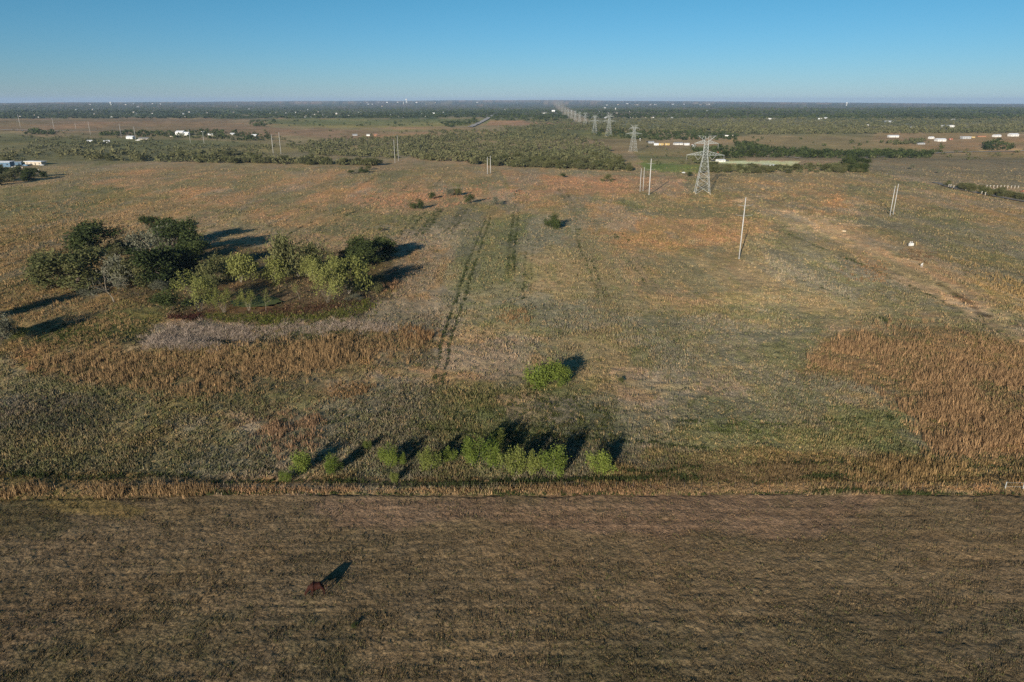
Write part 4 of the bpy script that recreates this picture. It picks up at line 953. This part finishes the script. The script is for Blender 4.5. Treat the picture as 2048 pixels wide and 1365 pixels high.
BL = [
 ('metal_shed',10,334,40,15,.5,'bluewall','roofw','blue metal shed with pale roof cut by the left edge',.25,'shed','shed'),
 ('metal_shed',35,330,22,9,.5,'bluewall','roofg','dark blue shed right of the one at the left edge',0,'shed','shed'),
 ('long_barn',72,330,52,10,.3,'cream','roofw','long cream barn with white roof near the left edge',-.05,'shed','barn'),
 ('farm_shed',180,285,13,6,.6,'white','roofw','small white shed at the left of the farm row',0,'gable','shed'),
 ('farm_shed',214,286,13,7,.6,'white','roofw','white shed right of the small one left of the farm',.3,'gable','shed'),
 ('farm_house',262,278,20,8,.6,'white','roofw','white farmhouse with junk in its yard, left of the big white shed',0,'gable','house'),
 ('farm_house',288,280,24,6,.6,'cream','roofg','low tan roofed house beside the white farmhouse',.2,'gable','house'),
 ('white_shed',362,270,22,11,.7,'white','roofw','tallest big white shed among dark trees at the left',0,'gable','shed'),
 ('white_shed',374,271,13,9,.7,'white','roofw','lower white shed attached to the tallest one',.1,'gable','shed'),
 ('farm_house',350,274,22,4,.5,'cream','roofg','low house in front of the tallest white shed',0,'gable','house'),
 ('farm_shed',406,267,8,5,.6,'white','roofw','tiny white shed right of the big white pair',0,'gable','shed'),
 ('farm_shed',422,271,13,5,.6,'white','roofw','small white shed in trees right of the big pair',.2,'gable','shed'),
 ('farm_house',466,270,12,5,.6,'greywall','roofw','grey house with pale roof left of the white one in trees',0,'gable','house'),
 ('farm_house',509,274,12,7,.7,'white','roofw','bright white house in trees right of the grey one',.3,'gable','house'),
 ('farm_house',710,272,12,5,.6,'greywall','roofg','grey roofed house left of the orange shed on the brown field',0,'gable','house'),
 ('farm_house',737,272,9,5,.6,'white','roofg','small white house just left of the orange shed',0,'gable','house'),
 ('orange_shed',751,272,8,7,.8,'orangewall','roofb','little orange shed on the brown field',0,'gable','shed'),
 ('farm_house',1302,287,14,6,.6,'greywall','roofg','grey roofed house at the left of the white row',.2,'gable','house'),
 ('farm_house',1313,291,12,6,.7,'white','roofw','white house second in the row behind the tower',0,'gable','house'),
 ('farm_house',1356,290,22,7,.6,'white','roofg','widest white house with blue grey roof in the row behind the tower',0,'gable','house'),
 ('farm_house',1373,291,13,6,.6,'white','roofw','white house just right of the widest in the row',.1,'gable','house'),
 ('farm_shed',1387,294,9,6,.7,'white','roofw','white shed at the right end of the row behind the tower',0,'gable','shed'),
 ('farm_house',1441,324,22,7,.6,'white','roofw','white house with pale roof beside the sand pad, right of the tower',0,'gable','house'),
 ('farm_shed',1435,306,28,4,.25,'redwall','roofb','red brown roofed shed behind the tower crossarm',-.25,'shed','shed'),
 ('far_shed',1454,273,10,3,.5,'white','roofw','white shed at the left end of the tan field',0,'shed','shed'),
 ('far_shed',1464,272,5,3,.5,'cream','roofw','little cream shed beside the white one by the tan field',0,'shed','shed'),
 ('farm_shed',1545,334,13,6,.7,'greywall','roofw','pale roofed shed among the hedge trees past the meadow',.5,'gable','shed'),
 ('farm_shed',1573,344,9,7,.8,'greywall','roofw','small grey hut at the meadow edge in the hedge trees',.4,'gable','shed'),
 ('farm_house',1668,336,12,5,.6,'white','roofw','white trailer house at the right of the hedge trees',0,'shed','house'),
 ('farm_house',1652,335,7,4,.6,'white','roofg','small white hut left of the white trailer house',0,'gable','house'),
 ('metal_shed',1690,333,22,4,.3,'greywall','roofg','dark roofed open shed at the right of the hedge trees',-.2,'shed','shed'),
 ('farm_house',1786,275,26,6,.4,'white','roofw','white house with red trim on the right plain',0,'gable','house'),
 ('farm_shed',1840,289,20,5,.6,'greywall','roofg','grey roofed shed half hidden by scrub on the right plain',0,'gable','shed'),
 ('farm_house',1862,278,13,6,.6,'white','roofw','small white house left of the round roofed white shed',0,'gable','house'),
 ('white_shed',1880,283,24,8,.6,'white','roofw','big white round roofed shed on the right plain',0,'gable','shed'),
 ('farm_house',1931,278,24,6,.4,'greywall','roofw','long grey workshop amid the junk yard on the right',0,'shed','shed'),
 ('farm_house',1993,274,20,6,.5,'white','roofw','white house left of the pale blue one at the right edge',0,'gable','house'),
 ('farm_house',2026,273,24,8,.5,'white','roofw','pale blue white long house at the right edge of the plain',.1,'gable','house'),
 ('orange_shed',1962,274,22,3,.3,'orangewall','roofb','low orange shed in the junk yard on the right',0,'shed','shed'),
 ('white_shed',1542,239,24,3,.4,'white','roofw','long white shed far off in the right woods',0,'shed','shed'),
 ('white_shed',1640,239,10,3,.5,'white','roofw','white shed far off right of the long one',0,'shed','shed'),
 ('white_shed',1651,238,8,4,.5,'greywall','roofw','grey white shed beside the far white one',0,'shed','shed'),
 ('farm_house',1778,245,20,4,.5,'greywall','roofw','grey white house in the right woods',0,'gable','house'),
 ('white_shed',1825,257,12,4,.5,'white','roofw','short white shed in the right woods',0,'shed','shed'),
 ('white_shed',1895,255,28,6,.5,'white','roofw','large bright white shed in the right woods',0,'shed','shed'),
 ('farm_house',1767,254,10,3,.5,'white','roofw','flat white house left of the short white shed',0,'shed','house'),
 ('farm_house',1734,252,8,3,.5,'cream','roofw','cream house far left of the short white shed',0,'shed','house'),
 ('farm_house',1992,254,14,3,.5,'white','roofg','white house below the right end of the woods',0,'shed','house'),
 ('farm_house',1906,241,9,4,.5,'greywall','roofg','green grey house above the large bright white shed',0,'gable','house'),
 ('far_church',1107,225,8,6,.6,'white','roofw','white church like house left of the tower line',0,'gable','house'),
 ('far_shed',1090,228,14,3,.5,'white','roofw','low white shed left of the white church like house',0,'shed','shed'),
 ('farm_shed',1988,379,5,4,.8,'cream','roofb','small cream hut behind the white posts at the right edge',0,'gable','shed'),
]
for n_, x_, y_, w_, h_, dp, wl, rf, lb, rz, rt, ct in BL:
    building(n_, x_, y_, w_, h_, dp, wl, rf, lb, rz, rt, windows=(w_ > 7), cat=ct)
# barrier of tiny homes far off: one small mesh pair copied
far_spots = []
for i in range(52): far_spots.append((rnd.uniform(360, 900), rnd.choice((rnd.gauss(233, 1.6), rnd.gauss(228, 2)))))
for i in range(18): far_spots.append((rnd.uniform(1195, 1345), rnd.choice((235.5, 236, 227, 224)) + rnd.random()))
for i in range(14): far_spots.append((rnd.uniform(20, 360), rnd.uniform(216, 236)))
for i in range(12): far_spots.append((rnd.uniform(40, 1000), rnd.uniform(209.5, 222)))
for i in range(16): far_spots.append((rnd.uniform(1180, 1420), rnd.uniform(209.0, 211.5)))
for i in range(12): far_spots.append((rnd.uniform(1000, 2040), rnd.uniform(212, 234)))
for i in range(14): far_spots.append((rnd.gauss(790, 60), rnd.uniform(205.5, 210)))
for i in range(10): far_spots.append((rnd.gauss(250, 40), rnd.uniform(208.5, 210.5)))
b = MB(); b.box((0, 0, .3), (1, .6, .62)); wallm = {k: b.mesh('wall', M[k]) for k in ('white', 'cream', 'greywall')}
b = MB(); b.add([(-.54, -.34, .612), (.54, -.34, .612), (.54, .34, .612), (-.54, .34, .612), (-.54, 0, .95), (.54, 0, .95)], [(0, 1, 5, 4), (2, 3, 4, 5), (0, 4, 3), (1, 2, 5), (0, 3, 2, 1)])
roofm = {k: b.mesh('roof', M[k]) for k in ('roofw', 'roofg', 'roofb')}
for i, (x_, y_) in enumerate(far_spots):
    p = at1(x_, y_); wpx = rnd.uniform(1.6, 4.2); W = w_for(p, wpx); hh = min(W * .5, w_for(p, 2.0))
    o = empty('distant_house', p, rnd.uniform(-.4, .4), (W, W, hh)); tag(o, 'tiny pale house, a speck among trees on the distant plain', 'house', 'distant house specks')
    link(bpy.data.objects.new('wall', wallm[rnd.choice(('white', 'white', 'cream', 'cream', 'greywall'))]), o)
    link(bpy.data.objects.new('roof', roofm[rnd.choice(('roofw', 'roofg', 'roofg', 'roofb'))]), o)
# vehicles
for a in [(31,336,12,'white','white pickup beside the blue shed at the left edge',.3,'pickup'), (52,333,12,'bluewall','blue car in front of the long cream barn',-.2,'car'),
          (84,332,10,'greywall','grey pickup at the right end of the long cream barn',.1,'pickup'), (40,338,10,'cream','cream trailer below the blue sheds',.5,'trailer'),
          (1322,292,9,'yellowp','yellow truck in the white row behind the tower',0,'truck'), (1334,292,9,'yellowp','pale yellow trailer right of the yellow truck',.1,'trailer'),
          (1296,285,8,'dark_','dark pickup at the left end of the white row',.4,'pickup'), (1426,323,9,'dark_','black pickup left of the white house by the sand pad',.1,'pickup'),
          (1454,323,8,'dark_','black car right of the white house by the sand pad',-.2,'car'), (1901,281,7,'redwall','red truck beside the grey workshop on the right',0,'truck'),
          (1946,277,6,'yellowp','yellow truck in the junk yard on the right',0,'truck'), (276,282,8,'white','white pickup in the farmyard at the left',.2,'pickup'),
          (68,342,5,'white','left of two white boxes below the barn',0,'trailer'), (75,342,5,'white','right of two white boxes below the barn',.3,'trailer'),
          (2046,384,10,'redwall','red truck cut by the right edge near the white posts',0,'pickup'), (1515,346,6,'dark_','black pickup at the meadow edge by the hedge trees',.6,'pickup')]:
    vehicle(*a)
# water towers on the horizon
def water_tower(px, py, h, label):
    p = at1(px, py); hh = h_for(p, h); o = empty('water_tower', p); tag(o, label, 'water tower'); r = hh * .22
    me = bpy.data.meshes.new('tank'); import bmesh
    bm = bmesh.new(); bmesh.ops.create_uvsphere(bm, u_segments=16, v_segments=10, radius=r)
    for v_ in bm.verts: v_.co.z = v_.co.z * .75 + hh - r * .75
    bm.to_mesh(me); bm.free(); me.materials.append(M['white']); link(bpy.data.objects.new('tank', me), o)
    b = MB(); b.bar((0, 0, -2), (0, 0, hh - r), r * .5, r * .4, 10); b.build('stem', M['white'], o)
    for i in range(4):
        a = i * 1.57 + .78; b = MB(); b.bar((math.cos(a) * r, math.sin(a) * r, -2), (math.cos(a) * r * .8, math.sin(a) * r * .8, hh - r), r * .1); b.build('leg', M['white'], o)
water_tower(813, 207, 9, 'tallest pale water tower on the horizon left of centre'); water_tower(807, 209, 5, 'small white water tower just left of the tallest one')
water_tower(1693, 212, 7, 'white water tower on the right horizon'); water_tower(222, 211, 7, 'white water tower on the left horizon')
water_tower(1231, 222, 6, 'round white water tank right of the tower line'); water_tower(1280, 282, 5, 'white water tank right of the second power tower')

# ------------------------------------------------------------------ small things on the meadow
def valve():
    p = at1(1822, 492); o = empty('valve_station', p, .3, (.75, .75, .75)); tag(o, 'white valve station with pipes between two yellow stakes on the right meadow', 'valve station')
    b = MB(); b.box((0, 0, .75), (2.4, 1.3, 1.5)); b.box((.2, 0, 1.55), (2.0, 1.5, .12)); b.build('cabinet', M['white'], o)
    for x_ in (-.8, .5):
        b = MB(); b.bar((x_, .2, 1.4), (x_, .2, 2.4), .22, .22, 8); b.bar((x_ - .3, .2, 2.4), (x_ + .3, .2, 2.4), .18, .18, 8); b.build('pipe', M['roofw'], o)
    b = MB(); b.bar((-2.2, 0, 0), (-2.2, 0, 1.4), .3, .3, 6); b.build('post', M['dark_'], o)
valve()
for x_, y_, lb in ((1807, 489, 'yellow marker stake left of the white valve station'), (1832, 491, 'yellow marker stake right of the white valve station')):
    o = empty('marker_stake', at1(x_, y_)); tag(o, lb, 'marker stake'); b = MB(); b.bar((0, 0, -.1), (0, 0, 1.35), .22, .2, 6); b.build('stake', M['yellowp'], o)
    b = MB(); b.bar((0, 0, 1.352), (0, 0, 1.6), .26, .24, 6); b.build('cap', M['sand'], o)
p = at1(1843, 535); o = empty('pipe_sign', p, .5); tag(o, 'small white bent sign on two legs, below the valve station', 'sign')
b = MB(); b.add([(-.6, 0, .7), (.5, 0, 1.1), (.7, .05, 1.7), (-.4, .05, 1.3), (-.6, .06, .7), (.5, .06, 1.1), (.7, .11, 1.7), (-.4, .11, 1.3)], [(3, 2, 1, 0), (4, 5, 6, 7), (0, 1, 5, 4), (1, 2, 6, 5), (2, 3, 7, 6), (3, 0, 4, 7)]); b.build('panel', M['white'], o)
for x_ in (-.35, .4): b = MB(); b.bar((x_, .03, -.1), (x_, .03, 1.2), .09); b.build('leg', M['roofw'], o)
import bmesh
def rock(px, py, s, mat, name, label, cat, sq=.5):
    p = at1(px, py); me = bpy.data.meshes.new(name); bm = bmesh.new(); bmesh.ops.create_icosphere(bm, subdivisions=3, radius=1)
    for v_ in bm.verts:
        n_ = float(vn(np.array([v_.co.x * 1.7 + px]), np.array([v_.co.y * 1.7 + v_.co.z]), 5)[0]); v_.co *= (1 + .35 * n_); v_.co.z *= sq; v_.co *= s
    bm.to_mesh(me); bm.free(); me.materials.append(M[mat]); o = link(bpy.data.objects.new(name, me)); o.location = p; tag(o, label, cat)
rock(1688, 463, 1.1, 'sand', 'pale_rock', 'pale tan rock on bare ground left of the valve station', 'rock')
rock(1367, 346, 1.6, 'white', 'white_trough', 'white trough beside a dark bush left of the big tower', 'trough', .4)
rock(1302, 378, .8, 'orangewall', 'dirt_mound', 'little orange dirt mound at the foot of the tall grey pole', 'mound', .5)
# white posts of the yard on the right
for i in range(10):
    x_ = 1973 + i * 7.0; o = empty('white_post', at1(x_, 376 + i * .15)); tag(o, 'short white post in the straight row beside the ploughed field', 'post', 'row of white yard posts')
    b = MB(); b.bar((0, 0, -.2), (0, 0, 1.7), .45, .4, 6); b.build('shaft', M['cream'], o); b = MB(); b.box((0, 0, 1.78), (.6, .6, .15)); b.build('cap', M['white'], o)
for i, (x_, y_) in enumerate(((1897,375),(1901,375),(1907,377),(1931,382),(1963,389),(1970,391))):
    o = empty('white_post', at1(x_, y_)); tag(o, 'white gate post along the tree lined lane at the right edge', 'post', 'posts along the lane')
    b = MB(); b.bar((0, 0, -.2), (0, 0, 1.8), .5, .4, 6); b.build('shaft', M['cream'], o); b = MB(); b.box((0, 0, 1.88), (.6, .6, .15)); b.build('cap', M['white'], o)
def ribbon(name, pts, w, mat, lift=.08):
    X, Y, _ = at([q[0] for q in pts], [q[1] for q in pts]); P = [Vector((a, b_)) for a, b_ in zip(X, Y)]
    Q_ = []
    for i in range(len(P) - 1):
        n_ = max(2, int((P[i + 1] - P[i]).length / 12)); Q_ += [P[i].lerp(P[i + 1], j / n_) for j in range(n_)]
    Q_.append(P[-1]); V = []; 
    for i, q in enumerate(Q_):
        t = (Q_[min(i + 1, len(Q_) - 1)] - Q_[max(i - 1, 0)]).normalized(); n_ = Vector((-t.y, t.x)) * w / 2
        for c in (q + n_, q - n_): V.append((c.x, c.y, float(terrain(c.x, c.y)) + lift + .0008 * c.y))
    me = bpy.data.meshes.new(name); me.from_pydata(V, [], [(2 * i, 2 * i + 1, 2 * i + 3, 2 * i + 2) for i in range(len(Q_) - 1)]); me.materials.append(mat)
    tag(link(bpy.data.objects.new(name, me)), kind='structure')
road = plain('pale_gravel_road', (.42, .38, .32), .9, .2, .15); lane = plain('grey_lane', (.20, .18, .15), .9, .2, .15); sandm = plain('sand_road', (.50, .40, .28), .9, .2, .15)
ribbon('road', [(940,255),(958,247),(972,240),(985,232),(992,228)], 14, road)
ribbon('lane', [(1870,366),(1920,380),(1990,393),(2060,406),(2150,422)], 5, lane)
ribbon('farm_track', [(1480,304),(1560,314),(1600,318)], 5, sandm); ribbon('field_track', [(1700,316),(1800,311),(1900,306),(2060,302)], 6, road)
ribbon('yard_track', [(1945,386),(2000,387),(2080,389)], 4, sandm)
ribbon('plain_track', [(0,261),(120,263),(250,262)], 10, road)
# gate at the right end of the boundary
pa = at1(2010, 978); pb = at1(2046, 978); pc = at1(2100, 979)
o = empty('farm_gate', pa); tag(o, 'grey pipe farm gate with a white post at the right edge', 'gate')
def rel(q, z_): return (q[0] - pa[0], q[1] - pa[1], q[2] - pa[2] + z_)
for z_ in (.4, 1.15):
    b = MB(); b.bar(rel(pa, z_), rel(pc, z_), .035, .035, 6); b.build('rail', M['insul'], o)
for q, h_, w_, mt in ((pa, 1.3, .12, 'steel'), (pb, 1.7, .14, 'pole'), (pc, 1.3, .12, 'steel')):
    b = MB(); b.bar(rel(q, -.2), rel(q, h_), w_, w_, 8); b.build('post', M[mt], o)
# wire fence along the boundary
xs_ = np.arange(-60, 2006, 34); fx, fy, fz = at(xs_, 979 + 1.5 * np.sin(xs_ / 300.)); o = empty('wire_fence', (float(fx[0]), float(fy[0]), float(fz[0])))
tag(o, 'thin wire fence with rusty posts running along the dry verge', 'fence')
for i in range(len(xs_)):
    b = MB(); q = (fx[i] - fx[0], fy[i] - fy[0], fz[i] - fz[0]); b.bar((q[0], q[1], q[2] - .2), (q[0], q[1], q[2] + 1.25), .07); b.build('post', M['wood'], o)
for z_ in (.5, .85, 1.2):
    b = MB()
    for i in range(len(xs_) - 1): b.bar((fx[i] - fx[0], fy[i] - fy[0], fz[i] - fz[0] + z_), (fx[i + 1] - fx[0], fy[i + 1] - fy[0], fz[i + 1] - fz[0] + z_), .012)
    b.build('wire', M['wood'], o)

# ------------------------------------------------------------------ the horse
def skin(name, V, E, Rr, mat, parent, root=0, sub=2):
    me = bpy.data.meshes.new(name); me.from_pydata(V, E, []); me.materials.append(M[mat]); o = link(bpy.data.objects.new(name, me), parent)
    sk = o.modifiers.new('skin', 'SKIN'); sk.use_smooth_shade = True
    for i, r in enumerate(Rr):
        s = me.skin_vertices[0].data[i]; s.radius = r if isinstance(r, tuple) else (r, r); s.use_root = (i == root)
    ss = o.modifiers.new('sub', 'SUBSURF'); ss.levels = sub; ss.render_levels = sub
    return o
hp = at1(636, 1190)
ho = empty('horse', hp, R(192), (1.02, 1.15, 1.16)); tag(ho, 'chestnut brown horse grazing head down on the front pasture', 'horse')
# horse faces +x in its own frame
V = [(0, 0, 1.22), (-.42, 0, 1.24), (-.72, 0, 1.26), (.42, 0, 1.22), (.68, 0, 1.24), (.92, 0, 1.10), (1.14, 0, .84), (1.34, 0, .60), (1.46, 0, .42), (1.52, 0, .22), (1.54, 0, .08)]
Rr = [(.42, .44), (.41, .42), (.36, .38), (.39, .44), (.32, .40), (.22, .31), (.13, .19), (.11, .15), (.11, .13), (.075, .09), (.06, .065)]
E = [(0, 1), (1, 2), (0, 3), (3, 4), (4, 5), (5, 6), (6, 7), (7, 8), (8, 9), (9, 10)]
def leg(root, pts, rs):
    b0 = root
    for q, r in zip(pts, rs):
        V.append(q); Rr.append((r, r)); E.append((b0, len(V) - 1)); b0 = len(V) - 1
leg(4, [(.62, .17, .95), (.60, .18, .55), (.66, .18, .12), (.72, .18, .04)], [.13, .07, .045, .06])
leg(4, [(.60, -.17, .95), (.74, -.18, .56), (.86, -.18, .14), (.92, -.18, .04)], [.13, .07, .045, .06])
leg(2, [(-.72, .17, .90), (-.90, .18, .58), (-.80, .18, .14), (-.74, .18, .04)], [.18, .075, .05, .06])
leg(2, [(-.66, -.17, .90), (-.78, -.18, .58), (-.62, -.18, .14), (-.56, -.18, .04)], [.18, .075, .05, .06])
for s in (-1, 1):
    V.append((1.33, s * .09, .76)); Rr.append((.03, .025)); E.append((7, len(V) - 1))
skin('body', V, E, Rr, 'horse', ho)
skin('tail', [(-.98, 0, 1.30), (-1.12, 0, 1.12), (-1.15, 0, .80), (-1.12, 0, .48)], [(0, 1), (1, 2), (2, 3)], [.05, .07, .075, .03], 'mane', ho)
skin('mane', [(.70, .02, 1.52), (.90, .03, 1.36), (1.12, .03, 1.08), (1.28, .03, .82), (1.36, .02, .70)], [(0, 1), (1, 2), (2, 3), (3, 4)], [(.05, .06)] * 5, 'mane', ho)

# ------------------------------------------------------------------ air
b = MB(); zb, zt = -70.0, 120.0
b.box((0, 12250, (zb + zt) / 2), (120000, 26500, zt - zb))
hm = bpy.data.materials.new('haze_air'); hm.use_nodes = True; nt = hm.node_tree; nt.nodes.clear()
out = nt.nodes.new('ShaderNodeOutputMaterial'); pv = nt.nodes.new('ShaderNodeVolumePrincipled')
pv.inputs['Color'].default_value = (.50, .70, 1.0, 1); pv.inputs['Density'].default_value = 4.0e-5; pv.inputs['Anisotropy'].default_value = 0.0
nt.links.new(pv.outputs[0], out.inputs['Volume'])
hz = b.build('haze', hm); tag(hz, kind='stuff')

# ------------------------------------------------------------------ light, sky, camera
sd = Vector((-math.sin(SHADOW_AZ) * math.cos(SUN_EL), -math.cos(SHADOW_AZ) * math.cos(SUN_EL), math.sin(SUN_EL)))
L = bpy.data.lights.new('sun', 'SUN'); L.energy = 4.8; L.angle = R(.53); L.color = (1.0, .91, .79)
lo = link(bpy.data.objects.new('sun', L)); lo.rotation_euler = sd.to_track_quat('Z', 'Y').to_euler(); lo.location = (0, 0, 500)
W = bpy.data.worlds.new('World'); SC.world = W; W.use_nodes = True; nt = W.node_tree
sk = nt.nodes.new('ShaderNodeTexSky'); sk.sky_type = 'NISHITA'; sk.sun_disc = False; sk.sun_elevation = SUN_EL
sk.sun_rotation = math.atan2(sd.x, sd.y); sk.altitude = 0; sk.air_density = 1.0; sk.dust_density = 0.0; sk.ozone_density = 8.0
bg = nt.nodes['Background']; bg.inputs['Strength'].default_value = 0.077
n = nt.nodes; tc = n.new('ShaderNodeTexCoord'); sx = n.new('ShaderNodeSeparateXYZ'); nt.links.new(tc.outputs['Generated'], sx.inputs[0])
mr = n.new('ShaderNodeMapRange'); mr.inputs[1].default_value = 0.0; mr.inputs[2].default_value = .16; nt.links.new(sx.outputs[2], mr.inputs[0])
mx = n.new('ShaderNodeMix'); mx.data_type = 'RGBA'; mx.inputs[6].default_value = (.90, .93, 1.0, 1); mx.inputs[7].default_value = (.66, .92, .74, 1); nt.links.new(mr.outputs[0], mx.inputs[0])
m2 = n.new('ShaderNodeMix'); m2.data_type = 'RGBA'; m2.blend_type = 'MULTIPLY'; m2.inputs[0].default_value = 1
nt.links.new(sk.outputs[0], m2.inputs[6]); nt.links.new(mx.outputs[2], m2.inputs[7]); nt.links.new(m2.outputs[2], bg.inputs[0])
cd = bpy.data.cameras.new('camera'); cam = link(bpy.data.objects.new('camera', cd)); SC.camera = cam
cd.sensor_width = 36; cd.lens = 36 * F / 2048; cd.clip_start = .5; cd.clip_end = 90000
cam.location = (0, 0, H); cam.rotation_euler = (R(90) - PITCH, 0, 0)
SC.view_settings.view_transform = 'Standard'; SC.view_settings.look = 'None'; SC.view_settings.exposure = EXPO; SC.view_settings.gamma = 1
SC.render.engine = 'CYCLES'; SC.cycles.use_denoising = DENOISE
SC.cycles.max_bounces = 4; SC.cycles.volume_bounces = 0
